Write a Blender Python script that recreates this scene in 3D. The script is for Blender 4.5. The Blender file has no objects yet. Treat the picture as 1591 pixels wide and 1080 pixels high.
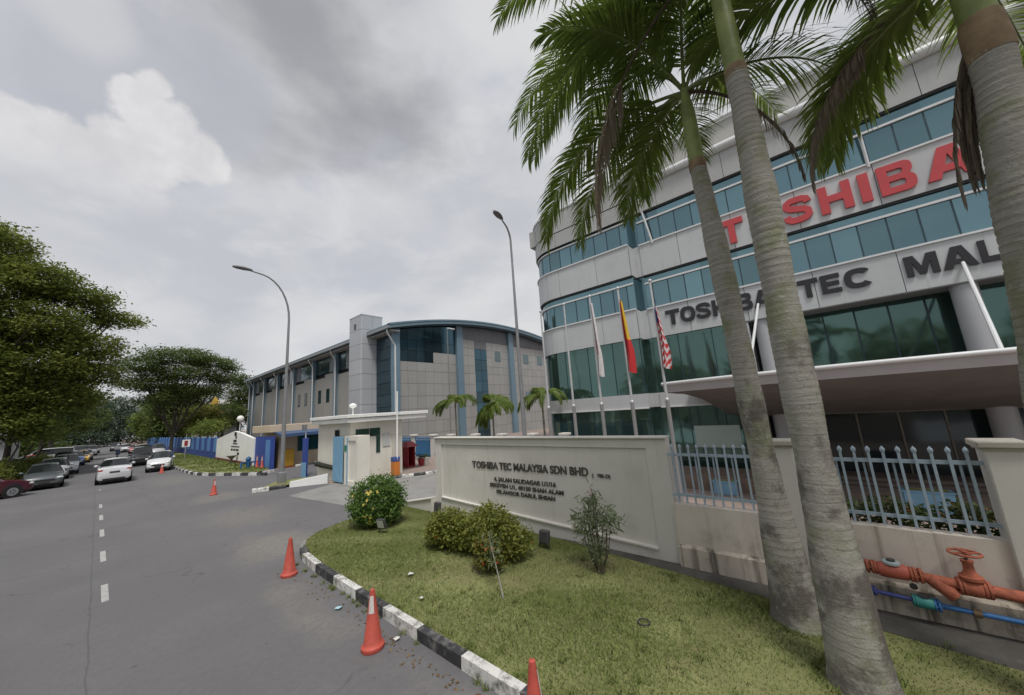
import bpy, math, random
import numpy as np
from mathutils import Vector, Matrix

R = math.radians
sc = bpy.context.scene
col = sc.collection

# ------------------------------------------------------------------ camera
# world: X to the right across the road, Y along the road, Z up; the camera stands over the road
YAW, PITCH, ROLL, CAMH = R(49.94), R(10.127), R(-3.925), 2.8
def w2c(v):
    x, y, z = v
    a = x*math.cos(YAW)-y*math.sin(YAW); b = x*math.sin(YAW)+y*math.cos(YAW)
    f = b*math.cos(PITCH)+z*math.sin(PITCH); u = -b*math.sin(PITCH)+z*math.cos(PITCH)
    return (a*math.cos(ROLL)+u*math.sin(ROLL), -a*math.sin(ROLL)+u*math.cos(ROLL), -f)
cam_d = bpy.data.cameras.new('camera')
cam = bpy.data.objects.new('camera', cam_d); col.objects.link(cam)
cols = [w2c(e) for e in ((1,0,0),(0,1,0),(0,0,1))]      # camera coords of world axes
cam.matrix_world = Matrix(((cols[0][0], cols[0][1], cols[0][2], 0), (cols[1][0], cols[1][1], cols[1][2], 0),
                           (cols[2][0], cols[2][1], cols[2][2], CAMH), (0, 0, 0, 1)))
cam_d.sensor_fit = 'HORIZONTAL'; cam_d.sensor_width = 36.0
cam_d.lens = 540.0/1591.0*36.0
cam_d.clip_start = 0.05; cam_d.clip_end = 3000
sc.camera = cam

# ------------------------------------------------------------------ world: overcast sky with heaped cloud
SUN_EL, SUN_AZ = R(62), R(215)          # azimuth clockwise from +Y
world = bpy.data.worlds.new('World'); sc.world = world; world.use_nodes = True
nt = world.node_tree; nt.nodes.clear()
def wn(t, **k):
    n = nt.nodes.new(t)
    for a, b in k.items(): setattr(n, a, b)
    return n
L = nt.links.new
def wmath(op, a, b=None, clamp=False):
    n = wn('ShaderNodeMath', operation=op, use_clamp=clamp)
    for i, v in enumerate((a, b)):
        if v is None: continue
        if isinstance(v, (int, float)): n.inputs[i].default_value = v
        else: L(v, n.inputs[i])
    return n.outputs[0]
def wmix(f, a, b):
    n = wn('ShaderNodeMix', data_type='RGBA')
    if isinstance(f, (int, float)): n.inputs[0].default_value = f
    else: L(f, n.inputs[0])
    for i, v in ((6, a), (7, b)):
        if isinstance(v, tuple): n.inputs[i].default_value = (*v, 1)
        else: L(v, n.inputs[i])
    return n.outputs[2]
def wramp(f, a, b):
    n = wn('ShaderNodeMapRange', interpolation_type='SMOOTHSTEP'); L(f, n.inputs[0])
    n.inputs[1].default_value = a; n.inputs[2].default_value = b
    return n.outputs[0]
tc = wn('ShaderNodeTexCoord')
sky = wn('ShaderNodeTexSky'); sky.sky_type = 'NISHITA'; sky.sun_disc = False
sky.sun_elevation = SUN_EL; sky.sun_rotation = SUN_AZ; sky.dust_density = 4.0
def noise(scale, detail, rough, vec=None, dist=0.0, off=(0,0,0), sc3=(1,1,1.9)):
    m = wn('ShaderNodeMapping'); L(vec or tc.outputs['Generated'], m.inputs[0])
    m.inputs['Location'].default_value = off; m.inputs['Scale'].default_value = sc3
    n = wn('ShaderNodeTexNoise'); L(m.outputs[0], n.inputs['Vector'])
    n.inputs['Scale'].default_value = scale; n.inputs['Detail'].default_value = detail
    n.inputs['Roughness'].default_value = rough; n.inputs['Distortion'].default_value = dist
    return n.outputs[0]
def wdot(d):
    n = wn('ShaderNodeVectorMath', operation='DOT_PRODUCT'); L(tc.outputs['Generated'], n.inputs[0])
    v = Vector(d).normalized(); n.inputs[1].default_value = v
    return n.outputs['Value']
def pix_dir(x, y):
    c = Vector(((x-795.5)/540.0, -(y-540.0)/540.0, -1.0))
    return (cam.matrix_world.to_3x3() @ c).normalized()
base = wramp(noise(2.1, 5, .5, off=(3.1, .4, 1.7), dist=.4), .34, .68)
fine = noise(6.5, 6, .55, off=(1.0, 5.2, 0.3), dist=.3)
cl = wmix(base, (.46, .47, .50), (.60, .60, .605))
cl = wmix(wmath('MULTIPLY', wramp(fine, .45, .72), .45), cl, (.65, .65, .65))
# slate gaps between the heaps
gap = wramp(noise(3.4, 4, .5, off=(8.3, 2.2, .9), dist=.5), .52, .68)
cl = wmix(wmath('MULTIPLY', gap, .6), cl, (.45, .465, .525))
# heavy grey base of one big cloud overhead
big = wramp(wmath('ADD', wdot(pix_dir(480, 60)), wmath('MULTIPLY', wmath('SUBTRACT', noise(2.6, 5, .5, off=(0, 1, 4)), .5), .22)), .95, 1.03)
cl = wmix(wmath('MULTIPLY', big, .9), cl, (.27, .27, .285))
# slate blue opening above the cumulus
puff = noise(13.0, 9, .66, off=(2.2, 7.7, 3.4), sc3=(1, 1, 1))
wob = noise(4.0, 5, .55, off=(6.1, 0.7, 2.4), sc3=(1, 1, 1))
def blob(px, r):
    c = pix_dir(*px); cr = c.dot(pix_dir(px[0]+r, px[1]))
    return wmath('DIVIDE', wmath('SUBTRACT', wdot(c), cr), 1-cr)
def soft(px, r, amp, lo, hi):
    return wramp(wmath('ADD', blob(px, r), wmath('MULTIPLY', wmath('SUBTRACT', wob, .5), amp)), lo, hi)
op = wmath('MAXIMUM', soft((150, 150), 190, 1.6, -.1, .8), soft((330, 150), 120, 1.6, -.1, .8))
cl = wmix(wmath('MULTIPLY', op, .8), cl, (.405, .415, .455))
cl = wmix(wmath('MULTIPLY', soft((110, 5), 85, 4.0, -.3, 1.2), .6), cl, (.56, .56, .56))
# sunlit cumulus heads: a heap of rounded lobes with crisp cauliflower tops that melt away downwards
F = None
for px, r in (((-60,200),110),((20,205),78),((85,225),72),((150,262),62),((95,300),110),((222,172),50),((262,192),50),((205,140),28),((240,132),30),((285,235),58),((215,240),70),((320,262),40),((10,330),120),((180,330),90)):
    q = blob(px, r); F = q if F is None else wmath('MAXIMUM', F, q)
Fn = wmath('ADD', F, wmath('MULTIPLY', wmath('SUBTRACT', puff, .5), 2.2))
head = wramp(Fn, -.15, .50)
shade = wramp(noise(9.5, 6, .55, off=(5, 5, 1), sc3=(1, 1, 1)), .35, .7)
white = wmix(shade, (.58, .57, .575), (.715, .70, .695))
sep0 = wn('ShaderNodeSeparateXYZ'); L(tc.outputs['Generated'], sep0.inputs[0])
zlo, zhi = pix_dir(120, 345).z, pix_dir(150, 215).z
fade = wramp(wmath('ADD', sep0.outputs[2], wmath('MULTIPLY', wmath('SUBTRACT', wob, .5), .12)), zlo, zhi)
cl = wmix(wmath('MULTIPLY', wmath('MULTIPLY', head, .82), fade), cl, white)
# hazy brighter band towards the horizon
sep = wn('ShaderNodeSeparateXYZ'); L(tc.outputs['Generated'], sep.inputs[0])
hz = wramp(sep.outputs[2], .30, .0)
cl = wmix(wmath('MULTIPLY', hz, .5), cl, (.60, .60, .61))
skyb = wn('ShaderNodeMix', data_type='RGBA'); skyb.blend_type = 'MULTIPLY'; skyb.inputs[0].default_value = 1
L(sky.outputs[0], skyb.inputs[6]); skyb.inputs[7].default_value = (.1, .1, .1, 1)
full = wmix(.93, skyb.outputs[2], cl)
bg = wn('ShaderNodeBackground'); L(full, bg.inputs[0]); bg.inputs[1].default_value = .72
out = wn('ShaderNodeOutputWorld'); L(bg.outputs[0], out.inputs[0])

sun_d = bpy.data.lights.new('sun', 'SUN'); sun_d.energy = 1.4; sun_d.angle = R(13); sun_d.color = (1, .965, .91)
sun = bpy.data.objects.new('sun', sun_d); col.objects.link(sun)
sdir = Vector((math.sin(SUN_AZ)*math.cos(SUN_EL), math.cos(SUN_AZ)*math.cos(SUN_EL), math.sin(SUN_EL)))
sun.rotation_euler = sdir.to_track_quat('Z', 'Y').to_euler()
sun.location = (0, 0, 60)

vs = sc.view_settings
vs.view_transform = 'Standard'; vs.look = 'None'; vs.gamma = 1; vs.use_curve_mapping = False; vs.exposure = 0.76
sc.cycles.use_denoising = True
sc.cycles.max_bounces = 6; sc.cycles.diffuse_bounces = 4; sc.cycles.glossy_bounces = 3
sc.cycles.transparent_max_bounces = 8; sc.cycles.caustics_reflective = False; sc.cycles.caustics_refractive = False

# ------------------------------------------------------------------ materials
MATS = {}
def _m(name):
    m = bpy.data.materials.new(name); m.use_nodes = True
    m.node_tree.nodes.clear()
    return m, m.node_tree
def mat(name, c, rough=.7, var=.10, scale=3.0, c2=None, bump=0.0, bscale=40.0, metal=0.0, spec=.5, streak=None,
        dirt=None, dirt_amt=0.0, dirt_scale=1.3, obj=False, coat=0.0, detail=6, pvar=0.0, streak_amt=.5, streak_lo=.56, dirt_lo=.5):
    """principled with world-scale mottling; c2 = second tone of the mottling; streak = rain streak colour; dirt = blotches"""
    if name in MATS: return MATS[name]
    m, t = _m(name); N = t.nodes.new; K = t.links.new
    o = N('ShaderNodeOutputMaterial'); p = N('ShaderNodeBsdfPrincipled'); K(p.outputs[0], o.inputs[0])
    if obj: v = N('ShaderNodeTexCoord').outputs['Object']
    else: v = N('ShaderNodeNewGeometry').outputs['Position']
    def nz(s, d=detail, r=.6, vec=v):
        n = N('ShaderNodeTexNoise'); K(vec, n.inputs['Vector']); n.inputs['Scale'].default_value = s
        n.inputs['Detail'].default_value = d; n.inputs['Roughness'].default_value = r
        return n.outputs[0]
    def mix(f, a, b):
        n = N('ShaderNodeMix'); n.data_type = 'RGBA'; K(f, n.inputs[0])
        for i, q in ((6, a), (7, b)):
            if isinstance(q, tuple): n.inputs[i].default_value = (*q, 1)
            else: K(q, n.inputs[i])
        return n.outputs[2]
    def rng(f, a, b, hi=1.0):
        n = N('ShaderNodeMapRange'); n.interpolation_type = 'SMOOTHSTEP'; K(f, n.inputs[0])
        n.inputs[1].default_value = a; n.inputs[2].default_value = b; n.inputs[4].default_value = hi
        return n.outputs[0]
    ca = tuple(x*(1-var) for x in c); cb = c2 or tuple(min(1, x*(1+var)) for x in c)
    cc = mix(rng(nz(scale), .3, .7), ca, cb)
    if streak:
        mp = N('ShaderNodeMapping'); K(v, mp.inputs[0]); mp.inputs['Scale'].default_value = (7, 7, .35)
        f = rng(nz(1.0, 5, .6, mp.outputs[0]), streak_lo, streak_lo+.2, streak_amt)
        cc = mix(f, cc, streak)
    if dirt:
        f = rng(nz(dirt_scale, 8, .68), dirt_lo, dirt_lo+.22, dirt_amt)
        cc = mix(f, cc, dirt)
    if pvar:
        oi = N('ShaderNodeObjectInfo'); mr_ = N('ShaderNodeMapRange'); K(oi.outputs['Random'], mr_.inputs[0]); mr_.inputs[3].default_value = 1-pvar; mr_.inputs[4].default_value = 1+pvar
        hv = N('ShaderNodeHueSaturation'); K(cc, hv.inputs['Color']); K(mr_.outputs[0], hv.inputs['Value']); cc = hv.outputs[0]
    K(cc, p.inputs['Base Color'])
    p.inputs['Metallic'].default_value = metal; p.inputs['Specular IOR Level'].default_value = spec
    p.inputs['Roughness'].default_value = rough; p.inputs['Coat Weight'].default_value = coat
    if bump:
        b = N('ShaderNodeBump'); K(nz(bscale, 4), b.inputs['Height']); b.inputs['Strength'].default_value = bump
        b.inputs['Distance'].default_value = .02; K(b.outputs[0], p.inputs['Normal'])
    MATS[name] = m
    return m
def leaf_mat(name, dark, light, trans=.3, rough=.5, up=False):
    if name in MATS: return MATS[name]
    m, t = _m(name); N = t.nodes.new; K = t.links.new
    o = N('ShaderNodeOutputMaterial'); at = N('ShaderNodeAttribute'); at.attribute_name = 'tint'
    r = N('ShaderNodeMix'); r.data_type = 'RGBA'; K(at.outputs['Fac'], r.inputs[0])
    r.inputs[6].default_value = (*dark, 1); r.inputs[7].default_value = (*light, 1)
    p = N('ShaderNodeBsdfPrincipled'); K(r.outputs[2], p.inputs['Base Color']); p.inputs['Roughness'].default_value = rough
    p.inputs['Specular IOR Level'].default_value = .35
    tr = N('ShaderNodeBsdfTranslucent'); K(r.outputs[2], tr.inputs[0])
    if up:
        cz = N('ShaderNodeCombineXYZ'); cz.inputs[2].default_value = 1.0; K(cz.outputs[0], p.inputs['Normal']); p.inputs['Specular IOR Level'].default_value = .1
    mx = N('ShaderNodeMixShader'); mx.inputs[0].default_value = trans
    K(p.outputs[0], mx.inputs[1]); K(tr.outputs[0], mx.inputs[2]); K(mx.outputs[0], o.inputs[0])
    MATS[name] = m
    return m
def glass_mat(name, tint, metal=.75, rough=.06, wav=.022, var=.2):
    if name in MATS: return MATS[name]
    m, t = _m(name); N = t.nodes.new; K = t.links.new
    o = N('ShaderNodeOutputMaterial'); p = N('ShaderNodeBsdfPrincipled'); K(p.outputs[0], o.inputs[0])
    oi = N('ShaderNodeObjectInfo'); r = N('ShaderNodeMix'); r.data_type = 'RGBA'; K(oi.outputs['Random'], r.inputs[0])
    r.inputs[6].default_value = (*[x*(1-var) for x in tint], 1); r.inputs[7].default_value = (*[x*(1+var) for x in tint], 1)
    K(r.outputs[2], p.inputs['Base Color'])
    p.inputs['Metallic'].default_value = metal; p.inputs['Roughness'].default_value = rough
    g = N('ShaderNodeNewGeometry'); va = N('ShaderNodeVectorMath'); va.operation = 'ADD'; K(g.outputs['Position'], va.inputs[0])
    cx_ = N('ShaderNodeCombineXYZ'); mu = N('ShaderNodeMath'); mu.operation = 'MULTIPLY'; K(oi.outputs['Random'], mu.inputs[0]); mu.inputs[1].default_value = 57.0; K(mu.outputs[0], cx_.inputs[0]); K(cx_.outputs[0], va.inputs[1])
    n = N('ShaderNodeTexNoise'); K(va.outputs[0], n.inputs['Vector'])
    n.inputs['Scale'].default_value = .7; n.inputs['Detail'].default_value = 1
    b = N('ShaderNodeBump'); K(n.outputs[0], b.inputs['Height']); b.inputs['Strength'].default_value = wav*10; b.inputs['Distance'].default_value = .05
    K(b.outputs[0], p.inputs['Normal'])
    MATS[name] = m
    return m

# ------------------------------------------------------------------ mesh helpers
WP = {}                                   # world position of every (unrotated) parent
class MB:
    def __init__(s): s.v = []; s.f = []
    def add(s, vs, fs):
        n = len(s.v); s.v += [tuple(p) for p in vs]; s.f += [tuple(i+n for i in f) for f in fs]; return s
    def box(s, x0, x1, y0, y1, z0, z1):
        return s.add([(x0,y0,z0),(x1,y0,z0),(x1,y1,z0),(x0,y1,z0),(x0,y0,z1),(x1,y0,z1),(x1,y1,z1),(x0,y1,z1)],
                     [(0,3,2,1),(4,5,6,7),(0,1,5,4),(1,2,6,5),(2,3,7,6),(3,0,4,7)])
    def bbox(s, c, size, b=.01):
        """box with chamfered edges"""
        x, y, z = c; a, d, h = (q/2 for q in size); b = min(b, a*.9, d*.9, h*.9)
        vs = []; 
        for sx in (-1, 1):
            for sy in (-1, 1):
                for sz in (-1, 1):
                    vs += [(x+sx*(a-b), y+sy*(d-b), z+sz*h), (x+sx*(a-b), y+sy*d, z+sz*(h-b)), (x+sx*a, y+sy*(d-b), z+sz*(h-b))]
        import itertools
        idx = {(sx, sy, sz): i*3 for i, (sx, sy, sz) in enumerate(itertools.product((-1,1), repeat=3))}
        fs = []
        def q(keys, k): return [idx[t]+k for t in keys]
        fs.append(q([(-1,-1,1),(1,-1,1),(1,1,1),(-1,1,1)], 0)); fs.append(q([(-1,1,-1),(1,1,-1),(1,-1,-1),(-1,-1,-1)], 0))
        fs.append(q([(-1,-1,-1),(1,-1,-1),(1,-1,1),(-1,-1,1)], 1)); fs.append(q([(1,1,-1),(-1,1,-1),(-1,1,1),(1,1,1)], 1))
        fs.append(q([(1,-1,-1),(1,1,-1),(1,1,1),(1,-1,1)], 2)); fs.append(q([(-1,1,-1),(-1,-1,-1),(-1,-1,1),(-1,1,1)], 2))
        for sy in (-1,1):
            for sz in (-1,1): fs.append([idx[(-1,sy,sz)], idx[(1,sy,sz)], idx[(1,sy,sz)]+1, idx[(-1,sy,sz)]+1])
        for sx in (-1,1):
            for sz in (-1,1): fs.append([idx[(sx,-1,sz)], idx[(sx,1,sz)], idx[(sx,1,sz)]+2, idx[(sx,-1,sz)]+2])
            for sy in (-1,1): fs.append([idx[(sx,sy,-1)]+1, idx[(sx,sy,1)]+1, idx[(sx,sy,1)]+2, idx[(sx,sy,-1)]+2])
        for k in idx.values(): fs.append([k, k+1, k+2])
        return s.add(vs, fs)
    def tube(s, pts, rad, n=10, cap=True):
        pts = [Vector(p) for p in pts]
        if not hasattr(rad, '__len__'): rad = [rad]*len(pts)
        rings = []; up = None
        for i, p in enumerate(pts):
            t = (pts[min(i+1, len(pts)-1)]-pts[max(i-1, 0)]).normalized()
            if up is None:
                up = Vector((0,0,1)) if abs(t.z) < .9 else Vector((1,0,0))
            a = t.cross(up).normalized(); b = a.cross(t).normalized(); up = b
            rings.append([p+(a*math.cos(2*math.pi*k/n)+b*math.sin(2*math.pi*k/n))*rad[i] for k in range(n)])
        vs = [v for r in rings for v in r]; fs = []
        for i in range(len(pts)-1):
            for k in range(n):
                fs.append((i*n+k, i*n+(k+1)%n, (i+1)*n+(k+1)%n, (i+1)*n+k))
        if cap: fs.append(tuple(range(n-1,-1,-1))); fs.append(tuple((len(pts)-1)*n+k for k in range(n)))
        return s.add(vs, fs)
    def lathe(s, prof, c=(0,0,0), n=16, axis='z'):
        vs = []; fs = []
        for r, h in prof:
            for k in range(n):
                a = 2*math.pi*k/n; p = (r*math.cos(a), r*math.sin(a), h)
                if axis == 'x': p = (p[2], p[0], p[1])
                if axis == 'y': p = (p[0], p[2], p[1])
                vs.append((c[0]+p[0], c[1]+p[1], c[2]+p[2]))
        for i in range(len(prof)-1):
            for k in range(n): fs.append((i*n+k, i*n+(k+1)%n, (i+1)*n+(k+1)%n, (i+1)*n+k))
        fs.append(tuple(range(n-1,-1,-1))); fs.append(tuple((len(prof)-1)*n+k for k in range(n)))
        return s.add(vs, fs)
    def sphere(s, c, r, n=12, m=8, sq=(1,1,1)):
        prof = [(max(r*math.sin(math.pi*i/m), 1e-3), -r*math.cos(math.pi*i/m)) for i in range(m+1)]
        k = len(s.v); s.lathe(prof, (0,0,0), n)
        for i in range(k, len(s.v)):
            p = s.v[i]; s.v[i] = (c[0]+p[0]*sq[0], c[1]+p[1]*sq[1], c[2]+p[2]*sq[2])
        return s
    def prism(s, poly, x0, x1, axis='x'):
        """poly: list of 2d points (other two axes in order) extruded along axis"""
        n = len(poly)
        def mk(a, p): return (a, p[0], p[1]) if axis == 'x' else (p[0], a, p[1]) if axis == 'y' else (p[0], p[1], a)
        vs = [mk(x0, p) for p in poly]+[mk(x1, p) for p in poly]
        fs = [tuple(range(n-1,-1,-1)), tuple(range(n, 2*n))]+[(i, (i+1)%n, n+(i+1)%n, n+i) for i in range(n)]
        return s.add(vs, fs)
    def build(s, name, m, parent=None, smooth=False, **tags):
        v = np.array(s.v, dtype=float); c = (v.min(0)+v.max(0))/2
        if parent is None: c[2] = v[:,2].min()
        me = bpy.data.meshes.new(name); me.from_pydata((v-c).tolist(), [], s.f); me.update()
        import bmesh
        if len(s.f) < 20000:
            bm = bmesh.new(); bm.from_mesh(me); bmesh.ops.recalc_face_normals(bm, faces=bm.faces); bm.to_mesh(me); bm.free()
        if m: me.materials.append(m)
        o = bpy.data.objects.new(name, me); col.objects.link(o)
        put(o, Vector(c), parent)
        if smooth: shade(o)
        if tags: tag(o, **tags)
        return o
def shade(o, ang=40):
    me = o.data
    me.polygons.foreach_set('use_smooth', [True]*len(me.polygons))
    try: me.set_sharp_from_angle(angle=R(ang))
    except Exception: pass
def put(o, c, parent=None):
    WP[o] = Vector(c)
    if parent is not None:
        o.parent = parent; o.location = Vector(c)-WP[parent]
    else: o.location = c
def tag(o, label=None, cat=None, group=None, kind=None):
    if label: o['label'] = label
    if cat: o['category'] = cat
    if group: o['group'] = group
    if kind: o['kind'] = kind
    return o
def thing(name, label, cat, loc=(0,0,0), group=None):
    o = bpy.data.objects.new(name, None); col.objects.link(o); o.empty_display_size = .3
    put(o, Vector(loc)); tag(o, label, cat, group)
    return o
CUBES = {}
def piece(name, m, parent, c, size, rotz=0.0):
    """a box-shaped piece sharing one unit mesh per material"""
    if m not in CUBES:
        b = MB().box(-.5,.5,-.5,.5,-.5,.5); me = bpy.data.meshes.new('block'); me.from_pydata(b.v, [], b.f); me.materials.append(m); CUBES[m] = me
    o = bpy.data.objects.new(name, CUBES[m]); col.objects.link(o)
    put(o, Vector(c), parent); o.scale = size; o.rotation_euler.z = rotz
    return o
def pbox(name, m, parent, x0, x1, y0, y1, z0, z1):
    return piece(name, m, parent, ((x0+x1)/2,(y0+y1)/2,(z0+z1)/2), (abs(x1-x0),abs(y1-y0),abs(z1-z0)))
def copy_tree(o, loc=None, rz=None, label=None, parent=None, mats=None):
    c = o.copy(); col.objects.link(c)
    if parent is not None: c.parent = parent
    if loc is not None: c.location = loc; WP[c] = Vector(loc)
    if rz is not None: c.rotation_euler.z = rz
    if label: c['label'] = label
    for ch in list(o.children): copy_tree(ch, parent=c)
    return c
def quads(name, V, tint, m, parent=None, world_c=None, k=4, **tags):
    """V: (n,k,3) array of leaf polygons in world space"""
    n = len(V); v = V.reshape(-1,3)
    c = np.array(world_c) if world_c is not None else (v.min(0)+v.max(0))/2
    me = bpy.data.meshes.new(name)
    me.vertices.add(n*k); me.vertices.foreach_set('co', (v-c).astype(np.float32).ravel())
    me.loops.add(n*k); me.loops.foreach_set('vertex_index', np.arange(n*k, dtype=np.int32))
    me.polygons.add(n); me.polygons.foreach_set('loop_start', np.arange(n, dtype=np.int32)*k)
    try: me.polygons.foreach_set('loop_total', np.full(n, k, dtype=np.int32))
    except Exception: pass
    me.update(calc_edges=True)
    at = me.attributes.new('tint', 'FLOAT', 'POINT'); at.data.foreach_set('value', np.repeat(np.clip(tint, 0, 1), k).astype(np.float32))
    me.materials.append(m)
    o = bpy.data.objects.new(name, me); col.objects.link(o); put(o, Vector(c), parent)
    if tags: tag(o, **tags)
    return o
def leaf_quads(P, rng, size, zb=.6, asp=.5, dirz=0.0):
    """diamond leaves at points P with random facing; zb biases normals upwards"""
    n = len(P)
    nr = rng.normal(size=(n,3)); nr[:,2] = np.abs(nr[:,2])+zb; nr /= np.linalg.norm(nr, axis=1)[:,None]
    d = rng.normal(size=(n,3)); d[:,2] += dirz; d -= nr*(d*nr).sum(1)[:,None]; d /= np.linalg.norm(d, axis=1)[:,None]
    s = np.cross(nr, d); L_ = size*(.35+1.15*rng.random(n)**1.3)[:,None]
    w = L_*asp*.5
    return np.stack([P-d*L_*.5, P+s*w, P+d*L_*.5, P-s*w], axis=1)
def clump_points(ells, n, rng, per=40, sig=.5, flat=.5, shell=.5):
    """n points in clumps spread through the outer part of the ellipsoids ells = [(centre, radii)]"""
    E = [(np.array(c), np.array(r)) for c, r in ells]
    w = np.array([r[0]*r[1]*r[2] for _, r in E])**.67; w /= w.sum()
    m = max(1, n//per); idx = rng.choice(len(E), m, p=w)
    u = rng.normal(size=(m,3)); u /= np.linalg.norm(u, axis=1)[:,None]
    rad = (shell+(1-shell)*rng.random(m)**.6)*(1+.22*rng.random(m)**3)
    C = np.array([E[i][0] for i in idx])+u*np.array([E[i][1] for i in idx])*rad[:,None]
    k = np.repeat(np.arange(m), per)
    g = rng.normal(size=(len(k),3))*sig; g[:,2] *= flat
    return C[k]+g, np.repeat(rng.random(m), per)*.72+rng.random(len(k))*.3
FONT_CACHE = {}
def text_obj(name, s, m, parent, origin, size, depth=.02, bold=.0, sx=1.0, along=(0,-1,0), align='LEFT', normal_out=(-1,0,0)):
    """text mesh standing upright, reading along `along`, extruded towards normal_out"""
    key = (s, bold)
    cu = bpy.data.curves.new(name, 'FONT'); cu.body = s; cu.size = 1.0; cu.offset = bold; cu.extrude = .5; cu.align_x = align
    t = bpy.data.objects.new(name+'_tmp', cu); col.objects.link(t)
    dg = bpy.context.evaluated_depsgraph_get()
    me = bpy.data.meshes.new_from_object(t.evaluated_get(dg)); bpy.data.objects.remove(t); bpy.data.curves.remove(cu)
    v = np.zeros(len(me.vertices)*3); me.vertices.foreach_get('co', v); v = v.reshape(-1,3)
    a = np.array(along, float); up = np.array((0,0,1.0)); no = np.array(normal_out, float)
    w = np.array(origin)+np.outer(v[:,0]*size*sx, a)+np.outer(v[:,1]*size, up)+np.outer((v[:,2]+.5)*depth, no)
    c = (w.min(0)+w.max(0))/2
    me.vertices.foreach_set('co', (w-c).ravel()); me.update(); me.materials.clear(); me.materials.append(m)
    o = bpy.data.objects.new(name, me); col.objects.link(o); put(o, Vector(c), parent)
    return o, w.min(0), w.max(0)
def _arc(cx, cy, rx, ry, a0, a1, n=8, p=2.6):
    out = []
    for i in range(n+1):
        a = R(a0+(a1-a0)*i/n); c, q = math.cos(a), math.sin(a)
        out.append((cx+rx*math.copysign(abs(c)**(2/p), c), cy+ry*math.copysign(abs(q)**(2/p), q)))
    return out
def _thick(path, w):
    """outline of a stroke of width w along path (square ends)"""
    Lf, Rt = [], []
    for i, p in enumerate(path):
        a = path[max(i-1,0)]; b = path[min(i+1,len(path)-1)]; dx, dy = b[0]-a[0], b[1]-a[1]; d = math.hypot(dx, dy*1.0) or 1
        nx, ny = -dy/d, dx/d; Lf.append((p[0]+nx*w[0]/2, p[1]+ny*w[1]/2)); Rt.append((p[0]-nx*w[0]/2, p[1]-ny*w[1]/2))
    return Lf+Rt[::-1]
GL = {
 'T': [[(0,1),(1,1),(1,.76),(.64,.76),(.64,0),(.36,0),(.36,.76),(0,.76)]],
 'H': [[(0,0),(0,1),(.28,1),(.28,.62),(.72,.62),(.72,1),(1,1),(1,0),(.72,0),(.72,.38),(.28,.38),(.28,0)]],
 'I': [[(0,0),(0,1),(1,1),(1,0)]],
 'E': [[(0,0),(0,1),(1,1),(1,.78),(.30,.78),(.30,.61),(.93,.61),(.93,.40),(.30,.40),(.30,.22),(1,.22),(1,0)]],
 'L': [[(0,0),(0,1),(.30,1),(.30,.24),(1,.24),(1,0)]],
 'A': [[(0,0),(.34,1),(.66,1),(1,0),(.73,0),(.67,.19),(.33,.19),(.27,0)], [(.40,.40),(.60,.40),(.5,.74)]],
 'M': [[(0,0),(0,1),(.30,1),(.5,.42),(.70,1),(1,1),(1,0),(.78,0),(.78,.66),(.60,.05),(.40,.05),(.22,.66),(.22,0)]],
 'Y': [[(0,1),(.30,1),(.5,.62),(.70,1),(1,1),(.64,.40),(.64,0),(.36,0),(.36,.40)]],
 'O': [_arc(.5,.5,.5,.5,0,352,30), _arc(.5,.5,.24,.27,0,352,24)],
 'B': [[(0,0),(0,1)]+_arc(.66,.76,.30,.24,90,-60,7)+_arc(.68,.28,.32,.28,60,-90,7), [(.27,.60),(.27,.79)]+_arc(.60,.695,.09,.095,90,-90,5), [(.27,.20),(.27,.41)]+_arc(.62,.305,.10,.105,90,-90,5)],
 'C': [_arc(.52,.5,.52,.5,38,322,24)+_arc(.52,.5,.25,.27,322,38,20)],
 'S': [_thick([(.90,.70),(.86,.83),(.70,.885),(.5,.89),(.28,.875),(.15,.80),(.14,.68),(.24,.59),(.5,.53),(.74,.47),(.86,.38),(.87,.24),(.75,.14),(.5,.11),(.28,.12),(.13,.20),(.10,.32)], (.27,.22))],
}
def glyph(name, ch, m, parent, X, yl, yr, z0, z1, depth=.08, bold=.03):
    """one block letter filling the box from yl (left, larger Y) to yr and z0..z1 on the plane X, facing -X"""
    cu = bpy.data.curves.new(name, 'CURVE'); cu.dimensions = '2D'; cu.fill_mode = 'BOTH'; cu.extrude = .5
    for loop in GL[ch]:
        sp = cu.splines.new('POLY'); sp.points.add(len(loop)-1)
        for p, (a, b_) in zip(sp.points, loop): p.co = (a, b_, 0, 1)
        sp.use_cyclic_u = True
    t = bpy.data.objects.new(name+'_tmp', cu); col.objects.link(t); dg = bpy.context.evaluated_depsgraph_get()
    me = bpy.data.meshes.new_from_object(t.evaluated_get(dg)); bpy.data.objects.remove(t); bpy.data.curves.remove(cu)
    v = np.zeros(len(me.vertices)*3); me.vertices.foreach_get('co', v); v = v.reshape(-1,3)
    w = np.column_stack([X-(v[:,2]+.5)*depth, yl-v[:,0]*(yl-yr), z0+v[:,1]*(z1-z0)]); c = (w.min(0)+w.max(0))/2
    me.vertices.foreach_set('co', (w-c).ravel()); me.update(); me.materials.clear(); me.materials.append(m)
    o = bpy.data.objects.new(name, me); col.objects.link(o); put(o, Vector(c), parent)
    return o
def sstep(a, b, x):
    t = min(1, max(0, (x-a)/(b-a))); return t*t*(3-2*t)

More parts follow.
